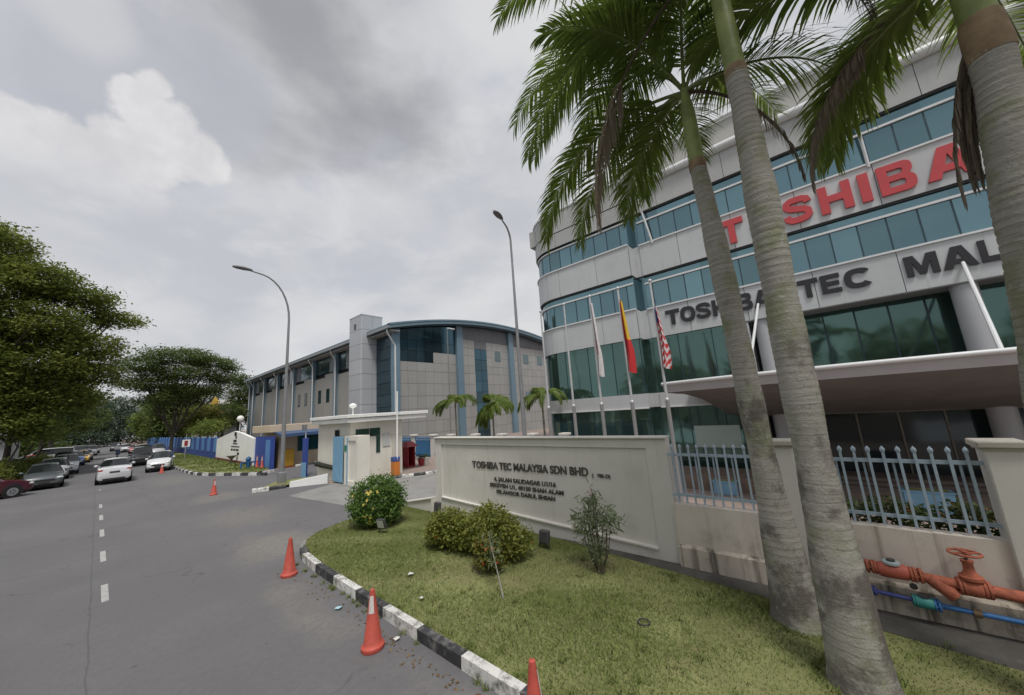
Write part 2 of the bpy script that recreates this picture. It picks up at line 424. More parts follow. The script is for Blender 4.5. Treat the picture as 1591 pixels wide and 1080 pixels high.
# ================================================================== SETTING
rng = np.random.default_rng(7); random.seed(7)
def asphalt_mat():
    """worn asphalt: fine stone grain, tyre-polished lanes, washed-out sand at the driveway mouth, oil spots, a long joint"""
    m, t = _m('asphalt'); N = t.nodes.new; K = t.links.new
    o = N('ShaderNodeOutputMaterial'); p = N('ShaderNodeBsdfPrincipled'); K(p.outputs[0], o.inputs[0]); p.inputs['Roughness'].default_value = .9; p.inputs['Specular IOR Level'].default_value = .25
    pos = N('ShaderNodeNewGeometry').outputs['Position']
    def nz(s_, d=6, r=.6, v=pos):
        n = N('ShaderNodeTexNoise'); K(v, n.inputs['Vector']); n.inputs['Scale'].default_value = s_; n.inputs['Detail'].default_value = d; n.inputs['Roughness'].default_value = r; return n.outputs[0]
    def mr(f, a, b, lo=0., hi=1.):
        n = N('ShaderNodeMapRange'); n.interpolation_type = 'SMOOTHSTEP'; K(f, n.inputs[0]); n.inputs[1].default_value = a; n.inputs[2].default_value = b; n.inputs[3].default_value = lo; n.inputs[4].default_value = hi; return n.outputs[0]
    def mix(f, a, b):
        n = N('ShaderNodeMix'); n.data_type = 'RGBA'; K(f, n.inputs[0])
        for i, q in ((6,a),(7,b)):
            if isinstance(q, tuple): n.inputs[i].default_value = (*q,1)
            else: K(q, n.inputs[i])
        return n.outputs[2]
    def mul(a, b):
        n = N('ShaderNodeMath'); n.operation = 'MULTIPLY'; K(a, n.inputs[0])
        if isinstance(b, float): n.inputs[1].default_value = b
        else: K(b, n.inputs[1])
        return n.outputs[0]
    def add(a, b):
        n = N('ShaderNodeMath'); n.operation = 'ADD'; K(a, n.inputs[0])
        if isinstance(b, float): n.inputs[1].default_value = b
        else: K(b, n.inputs[1])
        return n.outputs[0]
    c = mix(mr(nz(.35), .3, .7), (.138,.136,.142), (.166,.163,.169))
    st = N('ShaderNodeMapping'); K(pos, st.inputs[0]); st.inputs['Scale'].default_value = (1.3,.06,1)
    c = mix(mr(nz(1.0, 5, .6, st.outputs[0]), .5, .7, 0, .35), c, (.125,.123,.127))
    c = mix(mr(nz(140, 2, .7), .52, .72, 0, .55), c, (.27,.265,.26))
    c = mix(mr(nz(90, 2, .7), .56, .70, 0, .5), c, (.085,.084,.088))
    for (x, y, rx, ry, amt) in ((3.0,10.4,1.3,2.0,.75),(3.3,14.5,1.6,2.6,.45),(2.35,6.6,.55,2.4,.5),(2.5,2.4,.45,2.2,.5),(3.2,30,2.2,4.5,.35),(3.6,19.8,1.5,2.0,.5)):
        d = N('ShaderNodeVectorMath'); d.operation = 'SUBTRACT'; K(pos, d.inputs[0]); d.inputs[1].default_value = (x,y,0)
        e = N('ShaderNodeVectorMath'); e.operation = 'DIVIDE'; K(d.outputs[0], e.inputs[0]); e.inputs[1].default_value = (rx,ry,1)
        l = N('ShaderNodeVectorMath'); l.operation = 'LENGTH'; K(e.outputs[0], l.inputs[0])
        f = mr(add(l.outputs['Value'], mul(nz(1.6, 7, .65), 1.1)), 1.45, .75, 0, amt)
        c = mix(f, c, (.245,.23,.205))
    c = mix(mr(nz(1.7, 7, .7), .62, .74, 0, .5), c, (.105,.103,.105))
    c = mix(mr(nz(11, 6, .7), .42, .62, 0, .5), c, (.135,.133,.137))
    c = mix(mr(nz(19, 5, .7), .55, .70, 0, .45), c, (.215,.21,.205))
    c = mix(mr(nz(4.6, 3, .5), .68, .73, 0, .6), c, (.085,.083,.085))
    vd = N('ShaderNodeVectorMath'); vd.operation = 'ADD'; K(pos, vd.inputs[0]); nv = N('ShaderNodeTexNoise'); K(pos, nv.inputs['Vector']); nv.inputs['Scale'].default_value = 1.3; nv.inputs['Detail'].default_value = 5; K(nv.outputs['Color'], vd.inputs[1])
    vo = N('ShaderNodeTexVoronoi'); vo.feature = 'DISTANCE_TO_EDGE'; K(vd.outputs[0], vo.inputs['Vector']); vo.inputs['Scale'].default_value = .55
    cr = mul(mr(vo.outputs['Distance'], .012, .004), mr(nz(.28, 3), .50, .60, 0, .6))
    c = mix(cr, c, (.065,.063,.063))
    c = mix(mr(nz(.16, 3), .53, .56, 0, .35), c, (.135,.133,.138))
    sx = N('ShaderNodeSeparateXYZ'); K(pos, sx.inputs[0])
    ab = N('ShaderNodeMath'); ab.operation = 'ABSOLUTE'; K(add(add(sx.outputs[0], -.18), mul(add(nz(1.1, 3), -.5), .10)), ab.inputs[0])
    c = mix(mr(ab.outputs[0], .014, .005, 0, .4), c, (.07,.068,.07))
    K(c, p.inputs['Base Color'])
    b = N('ShaderNodeBump'); K(nz(150, 4), b.inputs['Height']); b.inputs['Strength'].default_value = .35; b.inputs['Distance'].default_value = .02; K(b.outputs[0], p.inputs['Normal'])
    return m
asphalt = asphalt_mat()
concrete = mat('concrete', (.27,.265,.255), .9, .10, 1.2, bump=.2, bscale=80, dirt=(.16,.155,.15), dirt_amt=.5, dirt_scale=1.0, spec=.25)
dark_conc = mat('mossy_concrete', (.095,.09,.083), .95, .2, 2.2, bump=.3, bscale=60, dirt=(.19,.18,.165), dirt_amt=.5, dirt_scale=2.4, spec=.2)
soil = mat('lawn_soil', (.215,.225,.095), .95, .2, .9, bump=.5, bscale=50, dirt=(.31,.26,.15), dirt_amt=.7, dirt_scale=.8, spec=.1)
verge_m = mat('verge_soil', (.10,.095,.06), .95, .3, .6, bump=.5, bscale=30, dirt=(.05,.07,.025), dirt_amt=.8, dirt_scale=.5, spec=.1)
white_paint = mat('kerb_white', (.68,.67,.65), .8, .08, 4, bump=.35, bscale=45, dirt=(.10,.10,.085), dirt_amt=.95, dirt_scale=5.6, dirt_lo=.46, streak=(.25,.24,.2))
black_paint = mat('kerb_black', (.035,.036,.04), .75, .2, 4, bump=.25, bscale=60, dirt=(.25,.245,.225), dirt_amt=.8, dirt_scale=6.5, dirt_lo=.47)
road_white = mat('road_marking', (.40,.40,.39), .85, .1, 6, dirt=(.20,.2,.2), dirt_amt=.9, dirt_scale=9)
cream = mat('cream_render', (.63,.61,.565), .85, .05, .8, bump=.12, bscale=90, streak=(.40,.375,.32), dirt=(.46,.43,.375), dirt_amt=.35, dirt_scale=1.2, spec=.25)
cream_dirty = mat('weathered_render', (.63,.57,.51), .9, .08, 1.0, bump=.2, bscale=70, streak=(.24,.20,.15), dirt=(.36,.30,.235), dirt_amt=.6, dirt_scale=2.6, spec=.2, streak_amt=.65, streak_lo=.54)
plinth_m = mat('mouldy_plinth', (.54,.48,.41), .95, .12, 1.6, bump=.3, bscale=60, streak=(.08,.075,.06), dirt=(.13,.115,.085), dirt_amt=.9, dirt_scale=2.6, spec=.15, streak_amt=.9, streak_lo=.47)
white_wall = mat('white_wall', (.84,.84,.82), .8, .04, 1.0, bump=.1, bscale=80, streak=(.5,.49,.46))
rust_red = mat('rusty_red_paint', (.40,.115,.065), .75, .22, 9, bump=.5, bscale=55, dirt=(.17,.065,.04), dirt_amt=.85, dirt_scale=7, streak=(.26,.11,.06))
paving = mat('forecourt_paving', (.30,.235,.205), .85, .12, 1.5, bump=.1, bscale=40)

def sheet(name, pts, z, m, kind='structure', sub=None):
    b = MB(); b.add([(x,y,z) for x,y in pts], [tuple(range(len(pts)))])
    o = b.build(name, m); tag(o, kind=kind); return o
# road: one worn asphalt sheet that also forms the mouths of the two driveways
road = sheet('road', [(-3.7,-60),(7.15,-60),(7.15,420),(-3.7,420)], 0, asphalt)
left = sheet('ground', [(-500,-300),(-3.7,-300),(-3.7,500),(-500,500)], -.012, verge_m)
sheet('ground', [(-3.7,420),(7.15,420),(7.15,600),(-3.7,600)], -.02, verge_m)
for i, (a, b) in enumerate(((9.9,11.0),(13.0,14.15),(16.2,17.4),(19.4,20.6),(22.7,23.9),(30.2,30.6))):
    pbox('lane_dash', road_white, road, .30, .39, a, b, .001, .005)

# compound ground falling towards the office forecourt
def gz(x, y): return -.004-1.3*sstep(16, 9, y)
xs = [7.15, 11, 15, 20, 30, 60, 150, 500]; ys = [-300,-60,-20,-5,3,7,9]+[9+.5*i for i in range(1,15)]+[18,22,30,60,100,200,500]
b = MB(); b.add([(x,y,gz(x,y)) for y in ys for x in xs], [(j*8+i, j*8+i+1, (j+1)*8+i+1, (j+1)*8+i) for j in range(len(ys)-1) for i in range(7)])
yard = b.build('yard_paving', paving); tag(yard, kind='structure')
sheet('driveway', [(5.9,10.2),(7.16,9.4),(13,10.2),(13,15.4),(8.2,16.4),(7.16,17.4),(5.2,16.6)], .006, concrete)
sheet('driveway', [(7.16,20.6),(20,20.6),(20,27.6),(7.16,27.6)], .006, asphalt)

# ---- kerbs: every painted stone its own piece
def stone_mesh():
    b = MB().bbox((0,0,0),(1,1,1),.1); return b
KST = {}
def kerb_stone(parent, m, p, q, w, z0, z1):
    if m not in KST:
        b = MB(); t = .18
        b.prism([(-.5,-.5),(.5,-.5),(.5,.5),(-.5+t*1.0,.5),(-.5,.5-t*1.4)], -.497, .497, 'x')
        me = bpy.data.meshes.new('kerb_block'); me.from_pydata(b.v, [], b.f); me.materials.append(m); KST[m] = me
    o = bpy.data.objects.new('kerb_stone', KST[m]); col.objects.link(o)
    d = Vector(q)-Vector(p); o.rotation_euler.z = math.atan2(d.y, d.x)
    o.rotation_euler.x = random.uniform(-.02,.02)
    c = (Vector(p)+Vector(q))/2
    put(o, Vector((c.x, c.y, (z0+z1)/2+random.uniform(-.006,.006))), parent)
    o.scale = (d.length*1.0, w*random.uniform(.96,1.04), z1-z0)
    return o
def resample(pts, step):
    out = [Vector(pts[0])]; acc = 0; 
    for a, b_ in zip(pts[:-1], pts[1:]):
        a = Vector(a); b_ = Vector(b_); d = (b_-a).length; t = step-acc
        while t <= d: out.append(a+(b_-a)*t/d); t += step
        acc = d-(t-step)
    if acc > step*.4: out.append(Vector(pts[-1]))
    return out
def smooth_path(pts, n=8):
    P = [Vector(p) for p in pts]; out = []
    for i in range(len(P)-1):
        p0, p1, p2, p3 = P[max(i-1,0)], P[i], P[i+1], P[min(i+2,len(P)-1)]
        for k in range(n):
            t = k/n
            out.append(.5*((2*p1)+(-p0+p2)*t+(2*p0-5*p1+4*p2-p3)*t*t+(-p0+3*p1-3*p2+p3)*t**3))
    out.append(P[-1]); return out
def kerb(pts, step, w, h, colors, start=0, z0=-.05):
    root = thing('kerb', None, None, (*pts[0], 0)); tag(root, kind='structure')
    P = resample(smooth_path(pts), step)
    for i in range(len(P)-1):
        kerb_stone(root, colors[(i+start)%len(colors)], P[i], P[i+1], w, z0, h)
    return root
lawn_edge = [(2.88,-6),(2.84,0),(2.86,3.3),(2.90,6.2),(2.97,8.3),(3.12,9.1),(3.34,9.75),(3.75,10.15),(4.5,10.5),(5.3,10.75),(6.2,10.72)]
# right side of travel direction is the lawn, so the chamfer looks to the road
kerb([(x+.07,y) for x,y in lawn_edge][0:6], .86, .135, .14, [white_paint, black_paint], 0)
kerb([(3.19,9.1),(3.42,9.72),(3.80,10.08),(4.5,10.42),(5.3,10.66),(6.2,10.62)], .6, .12, .05, [concrete, concrete])
kerb([(4.62,19.25),(5.3,18.95),(6.0,18.85)], .62, .14, .16, [white_paint, black_paint], 0)
kerb([(6.6,24.9),(6.0,26.6),(5.2,28.6),(4.55,30.6),(4.3,33.5),(4.25,40)], .72, .15, .17, [white_paint, black_paint], 1)
kerb([(7.3,26.1),(6.7,26.0)], .72, .15, .17, [white_paint], 1)
kerb([(4.25,40),(4.3,60),(4.4,120)], 2.4, .15, .14, [concrete, dark_conc], 0)
kerb([(8.55,15.85),(9.6,15.35),(10.9,14.55),(12.0,13.9)], .55, .14, .13, [white_paint, black_paint], 0)

# ---- lawns
def lawn(pts, z, name='lawn'):
    return sheet(name, pts, z, soil)
edge_in = [(x+.13,y) for x,y in lawn_edge[:6]]+[(3.45,9.68),(3.82,10.02),(4.5,10.36),(5.3,10.6),(6.2,10.56)]
lawn_poly = edge_in+[(6.62,10.1),(6.62,8.0),(6.6,4.6),(6.35,2.6),(6.02,-.3),(5.9,-1.2),(5.7,-6)]
def lz(x): return float(np.interp(x, [3.0,4.2,5.2,6.0,6.6], [.11,.10,.06,.035,.03]))
le = np.array(edge_in[:-2]+[(5.3,10.62),(6.3,10.66)]); re_ = np.array([(5.7,-6),(5.9,-1.2),(6.02,-.3),(6.35,2.6),(6.6,4.6),(6.62,8.0),(6.62,10.66)])
rows = sorted(set(list(np.linspace(-6,9.6,40))+[float(q) for q in le[:,1]]))
b = MB(); nc = 9
for y in rows:
    x0 = float(np.interp(y, le[:,1], le[:,0])); x1 = max(x0+.01, float(np.interp(y, re_[:,1], re_[:,0])))
    for i in range(nc): x = x0+(x1-x0)*i/(nc-1); b.v.append((x, y, lz(x)))
b.f = [(j*nc+i, j*nc+i+1, (j+1)*nc+i+1, (j+1)*nc+i) for j in range(len(rows)-1) for i in range(nc-1)]
lawn_o = b.build('lawn', soil, None, smooth=True); tag(lawn_o, kind='structure')
path_o = sheet('path', [(6.62,4.55),(6.37,2.6),(6.05,-.3),(5.93,-1.2),(5.73,-6),(6.66,-6),(6.66,4.55)], .026, dark_conc)
far_lawn = lawn([(6.6,26.4),(6.05,27.2),(5.3,29.0),(4.72,30.8),(4.45,33.5),(4.4,40),(4.45,60),(4.55,120),(7.4,120),(7.4,27.2)], .13)
lawn([(4.85,19.35),(5.35,19.05),(6.0,18.97),(7.2,18.6),(7.2,20.5),(5.9,20.7)], .10)

# short mown grass, thinning towards the worn patches
def inside(poly, P):
    x, y = P[:,0], P[:,1]; r = np.zeros(len(P), bool); n = len(poly)
    for i in range(n):
        (x1,y1),(x2,y2) = poly[i], poly[(i+1)%n]
        c = ((y1>y) != (y2>y)) & (x < (x2-x1)*(y-y1)/(y2-y1+1e-12)+x1); r ^= c
    return r
def grass(poly, z, n, h, wid, name, label, seed=1, ymin=-2.5, ymax=99):
    g = np.random.default_rng(seed); pa = np.array(poly); lo, hi = pa.min(0).copy(), pa.max(0).copy()
    lo[1] = max(lo[1], ymin); hi[1] = min(hi[1], ymax)
    P = lo+(hi-lo)*g.random((int(n*1.5),2)); P = P[inside(poly, P)][:n]; n = len(P)
    wv = np.sin(P[:,0]*2.1+1.3*np.sin(P[:,1]*1.7))+np.sin(P[:,1]*1.3+2*np.sin(P[:,0]*.9+1))+.7*np.sin(P[:,0]*5+P[:,1]*3.3)
    keep = g.random(n) < np.clip(.62+.22*wv, .25, 1); P = P[keep]; wv = wv[keep]; n = len(P)
    a = g.random(n)*2*np.pi; H = h*(.45+.9*g.random(n))*(1+.12*wv); lean = g.normal(size=(n,2))*.55
    base = np.column_stack([P, np.array([z(q) for q in P[:,0]]) if callable(z) else np.full(n, z)])
    side = np.column_stack([np.cos(a), np.sin(a), np.zeros(n)])*wid*(.6+.8*g.random(n))[:,None]
    tip = base+np.column_stack([lean[:,0]*H, lean[:,1]*H, H])
    V = np.stack([base-side, base+side, tip], 1)
    tint = np.clip(.5+.12*wv+.2*g.normal(size=n), .12, 1)
    return quads(name, V, tint, leaf_mat('grass_blades', (.085,.14,.028), (.25,.30,.092), .15, .8, True), k=3, label=label, kind='stuff')
grass(lawn_poly, lz, 260000, .030, .0036, 'grass', 'short mown grass of the lawn before the sign wall', 3)
grass([(6.6,26.6),(5.4,29.2),(4.8,30.9),(4.5,33.5),(4.5,60),(7.4,60),(7.4,27.4)], .13, 16000, .09, .02, 'grass', 'rough grass of the verge along the blue wall', 4)

g = np.random.default_rng(77); C_ = []
for _ in range(70): C_.append((2.98+abs(g.normal())*.05, g.uniform(-1,8.6), .10, .05))
for _ in range(26): C_.append((2.84+g.normal()*.012, g.uniform(1.5,8.6), .0, .035))
for _ in range(90): x_ = g.uniform(3.2,6.2); C_.append((x_, g.uniform(-1,10), lz(x_), .06))
for a_ in np.linspace(0, 6.28, 34): C_.append((4.82+.34*math.cos(a_), .09+.34*math.sin(a_), .075, .05)); C_.append((5.78+.37*math.cos(a_), .56+.37*math.sin(a_), .04, .05))
P = []; 
for x, y, z, r_ in C_:
    k = int(g.integers(14,30)); q = g.normal(size=(k,3))*r_*.6; P.append(np.column_stack([x+q[:,0], y+q[:,1], np.full(k, z)]))
P = np.concatenate(P); n = len(P); a_ = g.random(n)*6.283; H_ = .035+.055*g.random(n); ln = g.normal(size=(n,2))*.6
sd = np.column_stack([np.cos(a_), np.sin(a_), np.zeros(n)])*.005
V = np.stack([P-sd, P+sd, P+np.column_stack([ln[:,0]*H_, ln[:,1]*H_, H_])], 1)
quads('weeds', V, g.random(n), leaf_mat('weed_leaf', (.10,.155,.035), (.27,.31,.10), .15, .8, True), k=3, label='weeds and grass tufts along the kerb and palm feet', kind='stuff')

# ================================================================== BOUNDARY WALL with railings, SIGN WALL
rail_blue = mat('pale_blue_paint', (.36,.45,.53), .45, .06, 6, dirt=(.25,.27,.28), dirt_amt=.4, dirt_scale=12)
bw = thing('boundary_wall', 'weathered cream boundary wall with pillars and pale blue railings', 'wall', (6.72,-1,0))
XW = 6.72
MB().box(6.63,6.81,-4.5,2.16,.36,1.005).build('wall_panel', cream_dirty, bw)
b = MB(); b.prism([(6.585,-.1),(6.83,-.1),(6.83,.36),(6.63,.375),(6.585,.33)], -4.5, 2.16, 'y'); b.build('plinth', plinth_m, bw)
def pillar(y, w=.27):
    p = MB().bbox((6.72,y,1.0),(.30,w,2.0),.012).build('pillar', cream, bw)
    b = MB(); b.bbox((6.72,y,2.05),(.40,w+.10,.075),.012); b.bbox((6.72,y,1.998),(.34,w+.05,.03),.005)
    b.build('pillar_cap', mat('pillar_cap', (.47,.44,.385), .9, .1, 3, dirt=(.26,.25,.2), dirt_amt=.6, dirt_scale=4), p)
for y in (.50,-1.49,-3.5): pillar(y)
def railing(y0, y1, n):
    """bars from y0 to y1 (downwards in y)"""
    r = MB(); 
    r.box(6.70,6.73,y1-.17,y0+.20,1.80,1.845); top = r.build('railing', rail_blue, bw)
    MB().box(6.70,6.73,y1-.17,y0+.20,1.125,1.165).build('lower_rail', rail_blue, top)
    me = None
    for i in range(n):
        y = y0+(y1-y0)*i/(n-1)
        if me is None:
            b = MB(); b.box(6.675,6.70,y-.0135,y+.0135,1.03,1.93)
            b.lathe([(.013,1.925),(.020,1.94),(.026,1.96),(.023,1.98),(.010,2.0),(.002,2.012)], (6.688,y,0), 8)
            o = b.build('railing_bar', rail_blue, top); me = o
        else:
            o = me.copy(); col.objects.link(o); o.location.y += y-y0; 
        if i%2 == 0 and i < n-1:
            piece('railing_bar', rail_blue, top, (6.745, y+(y1-y0)/(n-1)*.55, 1.47), (.02,.022,.68))
railing(2.075, .71, 11)
railing(.27, -1.245, 12)
railing(-1.74, -3.25, 12)

sw = thing('sign_wall', 'cream company sign wall with dark raised lettering on a recessed panel', 'sign', (6.72,5.6,0))
Y0, Y1 = 2.17, 8.94
b = MB()
b.box(6.74,6.92,Y0,Y1,-.1,2.10)                             # back slab = recessed panel face
b.build('panel', cream, sw)
b = MB()
b.box(6.70,6.74,Y0,Y1,1.925,2.10); b.box(6.70,6.74,Y0,Y0+.37,-.1,1.925); b.box(6.70,6.74,Y1-.27,Y1,-.1,1.925)
b.prism([(Y0+.37,-.1),(Y1-.27,-.1),(Y1-.27,.455),(Y0+.37,.20)], 6.70, 6.74, 'x')
b.build('frame', cream, sw)
b = MB(); b.add([(6.665,Y0+.37,.20),(6.74,Y0+.37,.212),(6.74,Y1-.27,.467),(6.665,Y1-.27,.455),(6.665,Y0+.37,.17),(6.74,Y0+.37,.17),(6.74,Y1-.27,.43),(6.665,Y1-.27,.43)],
                [(0,1,2,3),(0,3,7,4),(4,5,1,0),(2,6,7,3)])
b.build('ledge', mat('ledge_white', (.62,.60,.55), .8, .05, 2), sw)
b = MB(); b.bbox((6.79,(Y0+Y1)/2,2.118),(.30,Y1-Y0+.02,.035),.01).build('coping', cream, sw)
letter_m = mat('letter_metal', (.10,.092,.082), .45, .1, 6, metal=.3)
line = 'TOSHIBA TEC MALAYSIA SDN BHD'
# measured: first line from Y=7.35 to 3.82, cap height .15
def set_line(s, yl, yr, z0, z1, bold, parent, separate, m=letter_m, X=6.74):
    """fit a line of text between yl and yr"""
    cu = bpy.data.curves.new('t', 'FONT'); cu.size = 1; cu.offset = bold
    xs_ = []; tot = 0
    def width(q):
        cu.body = q+'|'; t = bpy.data.objects.new('t', cu); col.objects.link(t); bpy.context.view_layer.update(); w = t.dimensions.x; bpy.data.objects.remove(t); return w
    bar = width(''); W = width(s)-bar; k = (yl-yr)/W; size = (z1-z0)/.73
    if not separate:
        text_obj('text_line', s, m, parent, (X, yl, z0), size, .022, bold, k/size); return
    for i, ch in enumerate(s):
        if ch == ' ': continue
        x = width(s[:i])-bar if i else 0
        text_obj('letter', ch, m, parent, (X, yl-x*k, z0), size, .022, bold, k/size)
set_line(line, 7.35, 3.82, 1.335, 1.51, .022, sw, True)
set_line('4, JALAN SAUDAGAR U1/16', 6.56, 4.65, 1.045, 1.145, .02, sw, False)
set_line('SEKSYEN U1, 40150 SHAH ALAM', 6.72, 4.46, .895, .99, .02, sw, False)
set_line('SELANGOR DARUL EHSAN', 6.50, 4.70, .75, .84, .02, sw, False)
set_line('(   785-D)', 3.74, 3.33, 1.325, 1.40, .0, sw, False)
# ramped white-topped kerb wall running on from the sign's ledge
rw = MB(); rw.prism([(8.95,-.1),(10.35,-.1),(10.35,.14),(8.95,.40)], 6.52, 6.72, 'x')
ramp = rw.build('ramp_wall', cream, None, label='low cream ramp wall running from the sign wall to the driveway', cat='wall')
b = MB(); b.prism([(8.95,.402),(10.37,.142),(10.37,.17),(8.95,.435)], 6.48, 6.74, 'x'); b.build('coping', MATS['ledge_white'], ramp)

# ================================================================== OFFICE BUILDING
clad = mat('aluminium_cladding', (.40,.405,.40), .42, .04, .5, spec=.5, dirt=(.31,.31,.295), dirt_amt=.5, dirt_scale=.7, streak=(.27,.27,.26), pvar=.05)
clad_l = mat('light_cladding', (.49,.505,.515), .42, .03, .5, dirt=(.40,.41,.41), dirt_amt=.5, dirt_scale=.8, streak=(.35,.355,.35), pvar=.04)
sill_m = mat('white_trim', (.66,.67,.68), .4, .03, 2)
shadow_gap = mat('dark_joint', (.03,.032,.035), .7, .1, 2)
frame_d = mat('dark_mullion', (.02,.05,.065), .4, .1, 2)
g_teal = glass_mat('teal_glass', (.14,.235,.265), .8, .07)
g_green = glass_mat('green_glass', (.088,.155,.138), .75, .06)
g_dark = glass_mat('dark_glass', (.03,.04,.045), .3, .08)
ofb = thing('office_building', 'grey and teal glazed office block with red and black rooftop lettering', 'building', (25,4,-1.3))
XR, XL = 21.0, 20.3
# plan of the left block: straight front, rounded corner, side
RC = 2.5; YC = 12.8
def plan_left(s):
    """s = distance from Y=7.2 along the front; returns point, outward normal"""
    l1 = YC-7.2
    if s <= l1: return Vector((XL, 7.2+s)), Vector((-1,0))
    a = (s-l1)/RC
    if a <= math.pi/2:
        n = Vector((-math.cos(a), math.sin(a))); return Vector((XL+RC, YC))+n*RC, n
    return Vector((XL+RC+(s-l1-RC*math.pi/2), YC+RC)), Vector((0,1))
SMAX = YC-7.2+RC*math.pi/2+7.0
def strip(name, m, parent, plan, s0, s1, z0, z1, o0, o1, step=.35):
    """solid band following the plan from s0 to s1 between offsets o0 (inner) and o1 (outer)"""
    n = max(1, int(math.ceil((s1-s0)/step))) if plan is plan_left and s1 > YC-7.2 else 1
    S = [s0+(s1-s0)*i/n for i in range(n+1)]; vs = []; fs = []
    for s in S:
        p, nn = plan(s)
        for o_, z in ((o0,z0),(o1,z0),(o1,z1),(o0,z1)): vs.append((p.x+nn.x*o_, p.y+nn.y*o_, z))
    for i in range(n):
        a = i*4; 
        for k in range(4): fs.append((a+k, a+(k+1)%4, a+4+(k+1)%4, a+4+k))
    fs += [(0,1,2,3), (n*4+3,n*4+2,n*4+1,n*4)]
    return MB().add(vs, fs).build(name, m, parent)
def plan_main(s):   # s runs along +Y from Y=-14
    return Vector((XR, -14+s)), Vector((-1,0))
def s_main(y): return y+14
def s_left(y): return y-7.2
LV = dict(g0=-1.3, b1=2.4, b1t=3.2, f2=6.44, f2t=8.2, tr2=9.86, f3=10.37, f3t=12.32, tr3=13.9, top=14.5)

# structural core so that nothing is hollow
core = MB(); core.box(22.5,40,-14,2.0,-1.3,6.4); core.box(XR+.62,40,2.0,6.6,-1.3,6.4); core.box(XR+.62,40,-14,6.6,6.45,14.6); core.box(XL+.9,34,7.9,12.8,-1.3,15.2); core.box(XL+2.9,34,12.7,14.9,-1.3,15.2)
core.box(21.62,23,6.3,8.3,-1.3,15.2); core.build('core', mat('interior_dark', (.02,.024,.025), .9), ofb)

def panels(plan, s0, s1, cuts, z0, z1, m, off=0.0, thick=.5, gap=.012, name='cladding_panel', back=True):
    if back: strip('joint_backing', shadow_gap, ofb, plan, s0, s1, z0+.01, z1-.01, off-thick, off-.03)
    c = [s0]+[q for q in cuts if s0 < q < s1]+[s1]
    for a, b_ in zip(c[:-1], c[1:]): strip(name, m, ofb, plan, a+gap, b_-gap, z0, z1, off-.06, off)
def windows(plan, s0, s1, cuts, z0, zt, z1, off, glass, mw=.05, trans=True):
    """row of panes with dark mullions, white transom at zt"""
    c = [s0]+[q for q in cuts if s0 < q < s1]+[s1]
    for a, b_ in zip(c[:-1], c[1:]):
        strip('window_pane', glass, ofb, plan, a, b_, z0, (zt if trans else z1), off-.08, off)
    if trans:
        d = c[::2] if len(c)%2 else c[:-1:2]+[c[-1]]
        for a, b_ in zip(c[:-1:2], c[2::2]+([c[-1]] if len(c)%2 == 0 else [])):
            strip('top_light', glass, ofb, plan, a, b_, zt, z1, off-.08, off-.004)
        strip('transom', sill_m, ofb, plan, s0, s1, zt-.05, zt+.05, off-.05, off+.09)
    for q in c[1:-1]:
        strip('mullion', frame_d, ofb, plan, q-mw/2, q+mw/2, z0, (zt-.05 if trans else z1), off-.06, off+.02)
win_cut_main = [s_main(-.87+.9*k) for k in range(-15, 10)]
pan_cut_main = [s_main(-.87+2.7*k) for k in range(-6, 5)]
win_cut_left = [s_left(7.65+.9*k) for k in range(0, 20)]
pan_cut_left = [s_left(9.45), s_left(12.3), s_left(13.4), s_left(14.6), s_left(16.5)]
sm0, sm1 = 0.0, s_main(6.75)
sl0, sl1 = 0.0, SMAX
for plan, s0, s1, wc, pc, tag_ in ((plan_main, sm0, sm1, win_cut_main, pan_cut_main, 'm'), (plan_left, sl0, sl1, win_cut_left, pan_cut_left, 'l')):
    panels(plan, s0, s1, pc, LV['f2'], LV['f2t'], clad_l)
    panels(plan, s0, s1, pc, LV['f3'], LV['f3t'], clad_l if tag_ == 'l' else clad_l)
    for z in (LV['f2t'], LV['f3t']): strip('sill', sill_m, ofb, plan, s0, s1, z-.012, z+.07, -.2, .07)
    for z in (LV['f3'], LV['top']): strip('head_shadow_trim', shadow_gap, ofb, plan, s0, s1, z-.10, z-.004, -.45, -.05)
    windows(plan, s0, s1, wc, LV['f2t']+.07, LV['tr2'], LV['f3']-.10, -.16, g_teal)
    windows(plan, s0, s1, wc, LV['f3t']+.07, LV['tr3'], LV['top']-.10, -.16, g_teal)
# shallow notch where the two blocks meet
pbox('recess_glass', g_teal, ofb, 21.2, 21.25, 6.7, 7.3, LV['f2t'], LV['top'])
for z0, z1 in ((LV['b1'],LV['b1t']), (LV['f2'],LV['f2t']), (LV['f3'],LV['f3t']), (LV['top'],16.0)):
    pbox('recess_panel', clad_l if z0 < 14 else clad, ofb, 21.04, 21.2, 6.7, 7.3, z0, z1)
    pbox('return_panel', clad_l if z0 < 14 else clad, ofb, 20.36, 21.2, 7.16, 7.2, z0, z1)
for z0, z1 in ((LV['f2t']+.07,LV['f3']-.1), (LV['f3t']+.07,LV['top']-.1)): pbox('return_glass', g_teal, ofb, 20.46, 21.2, 7.17, 7.21, z0, z1)
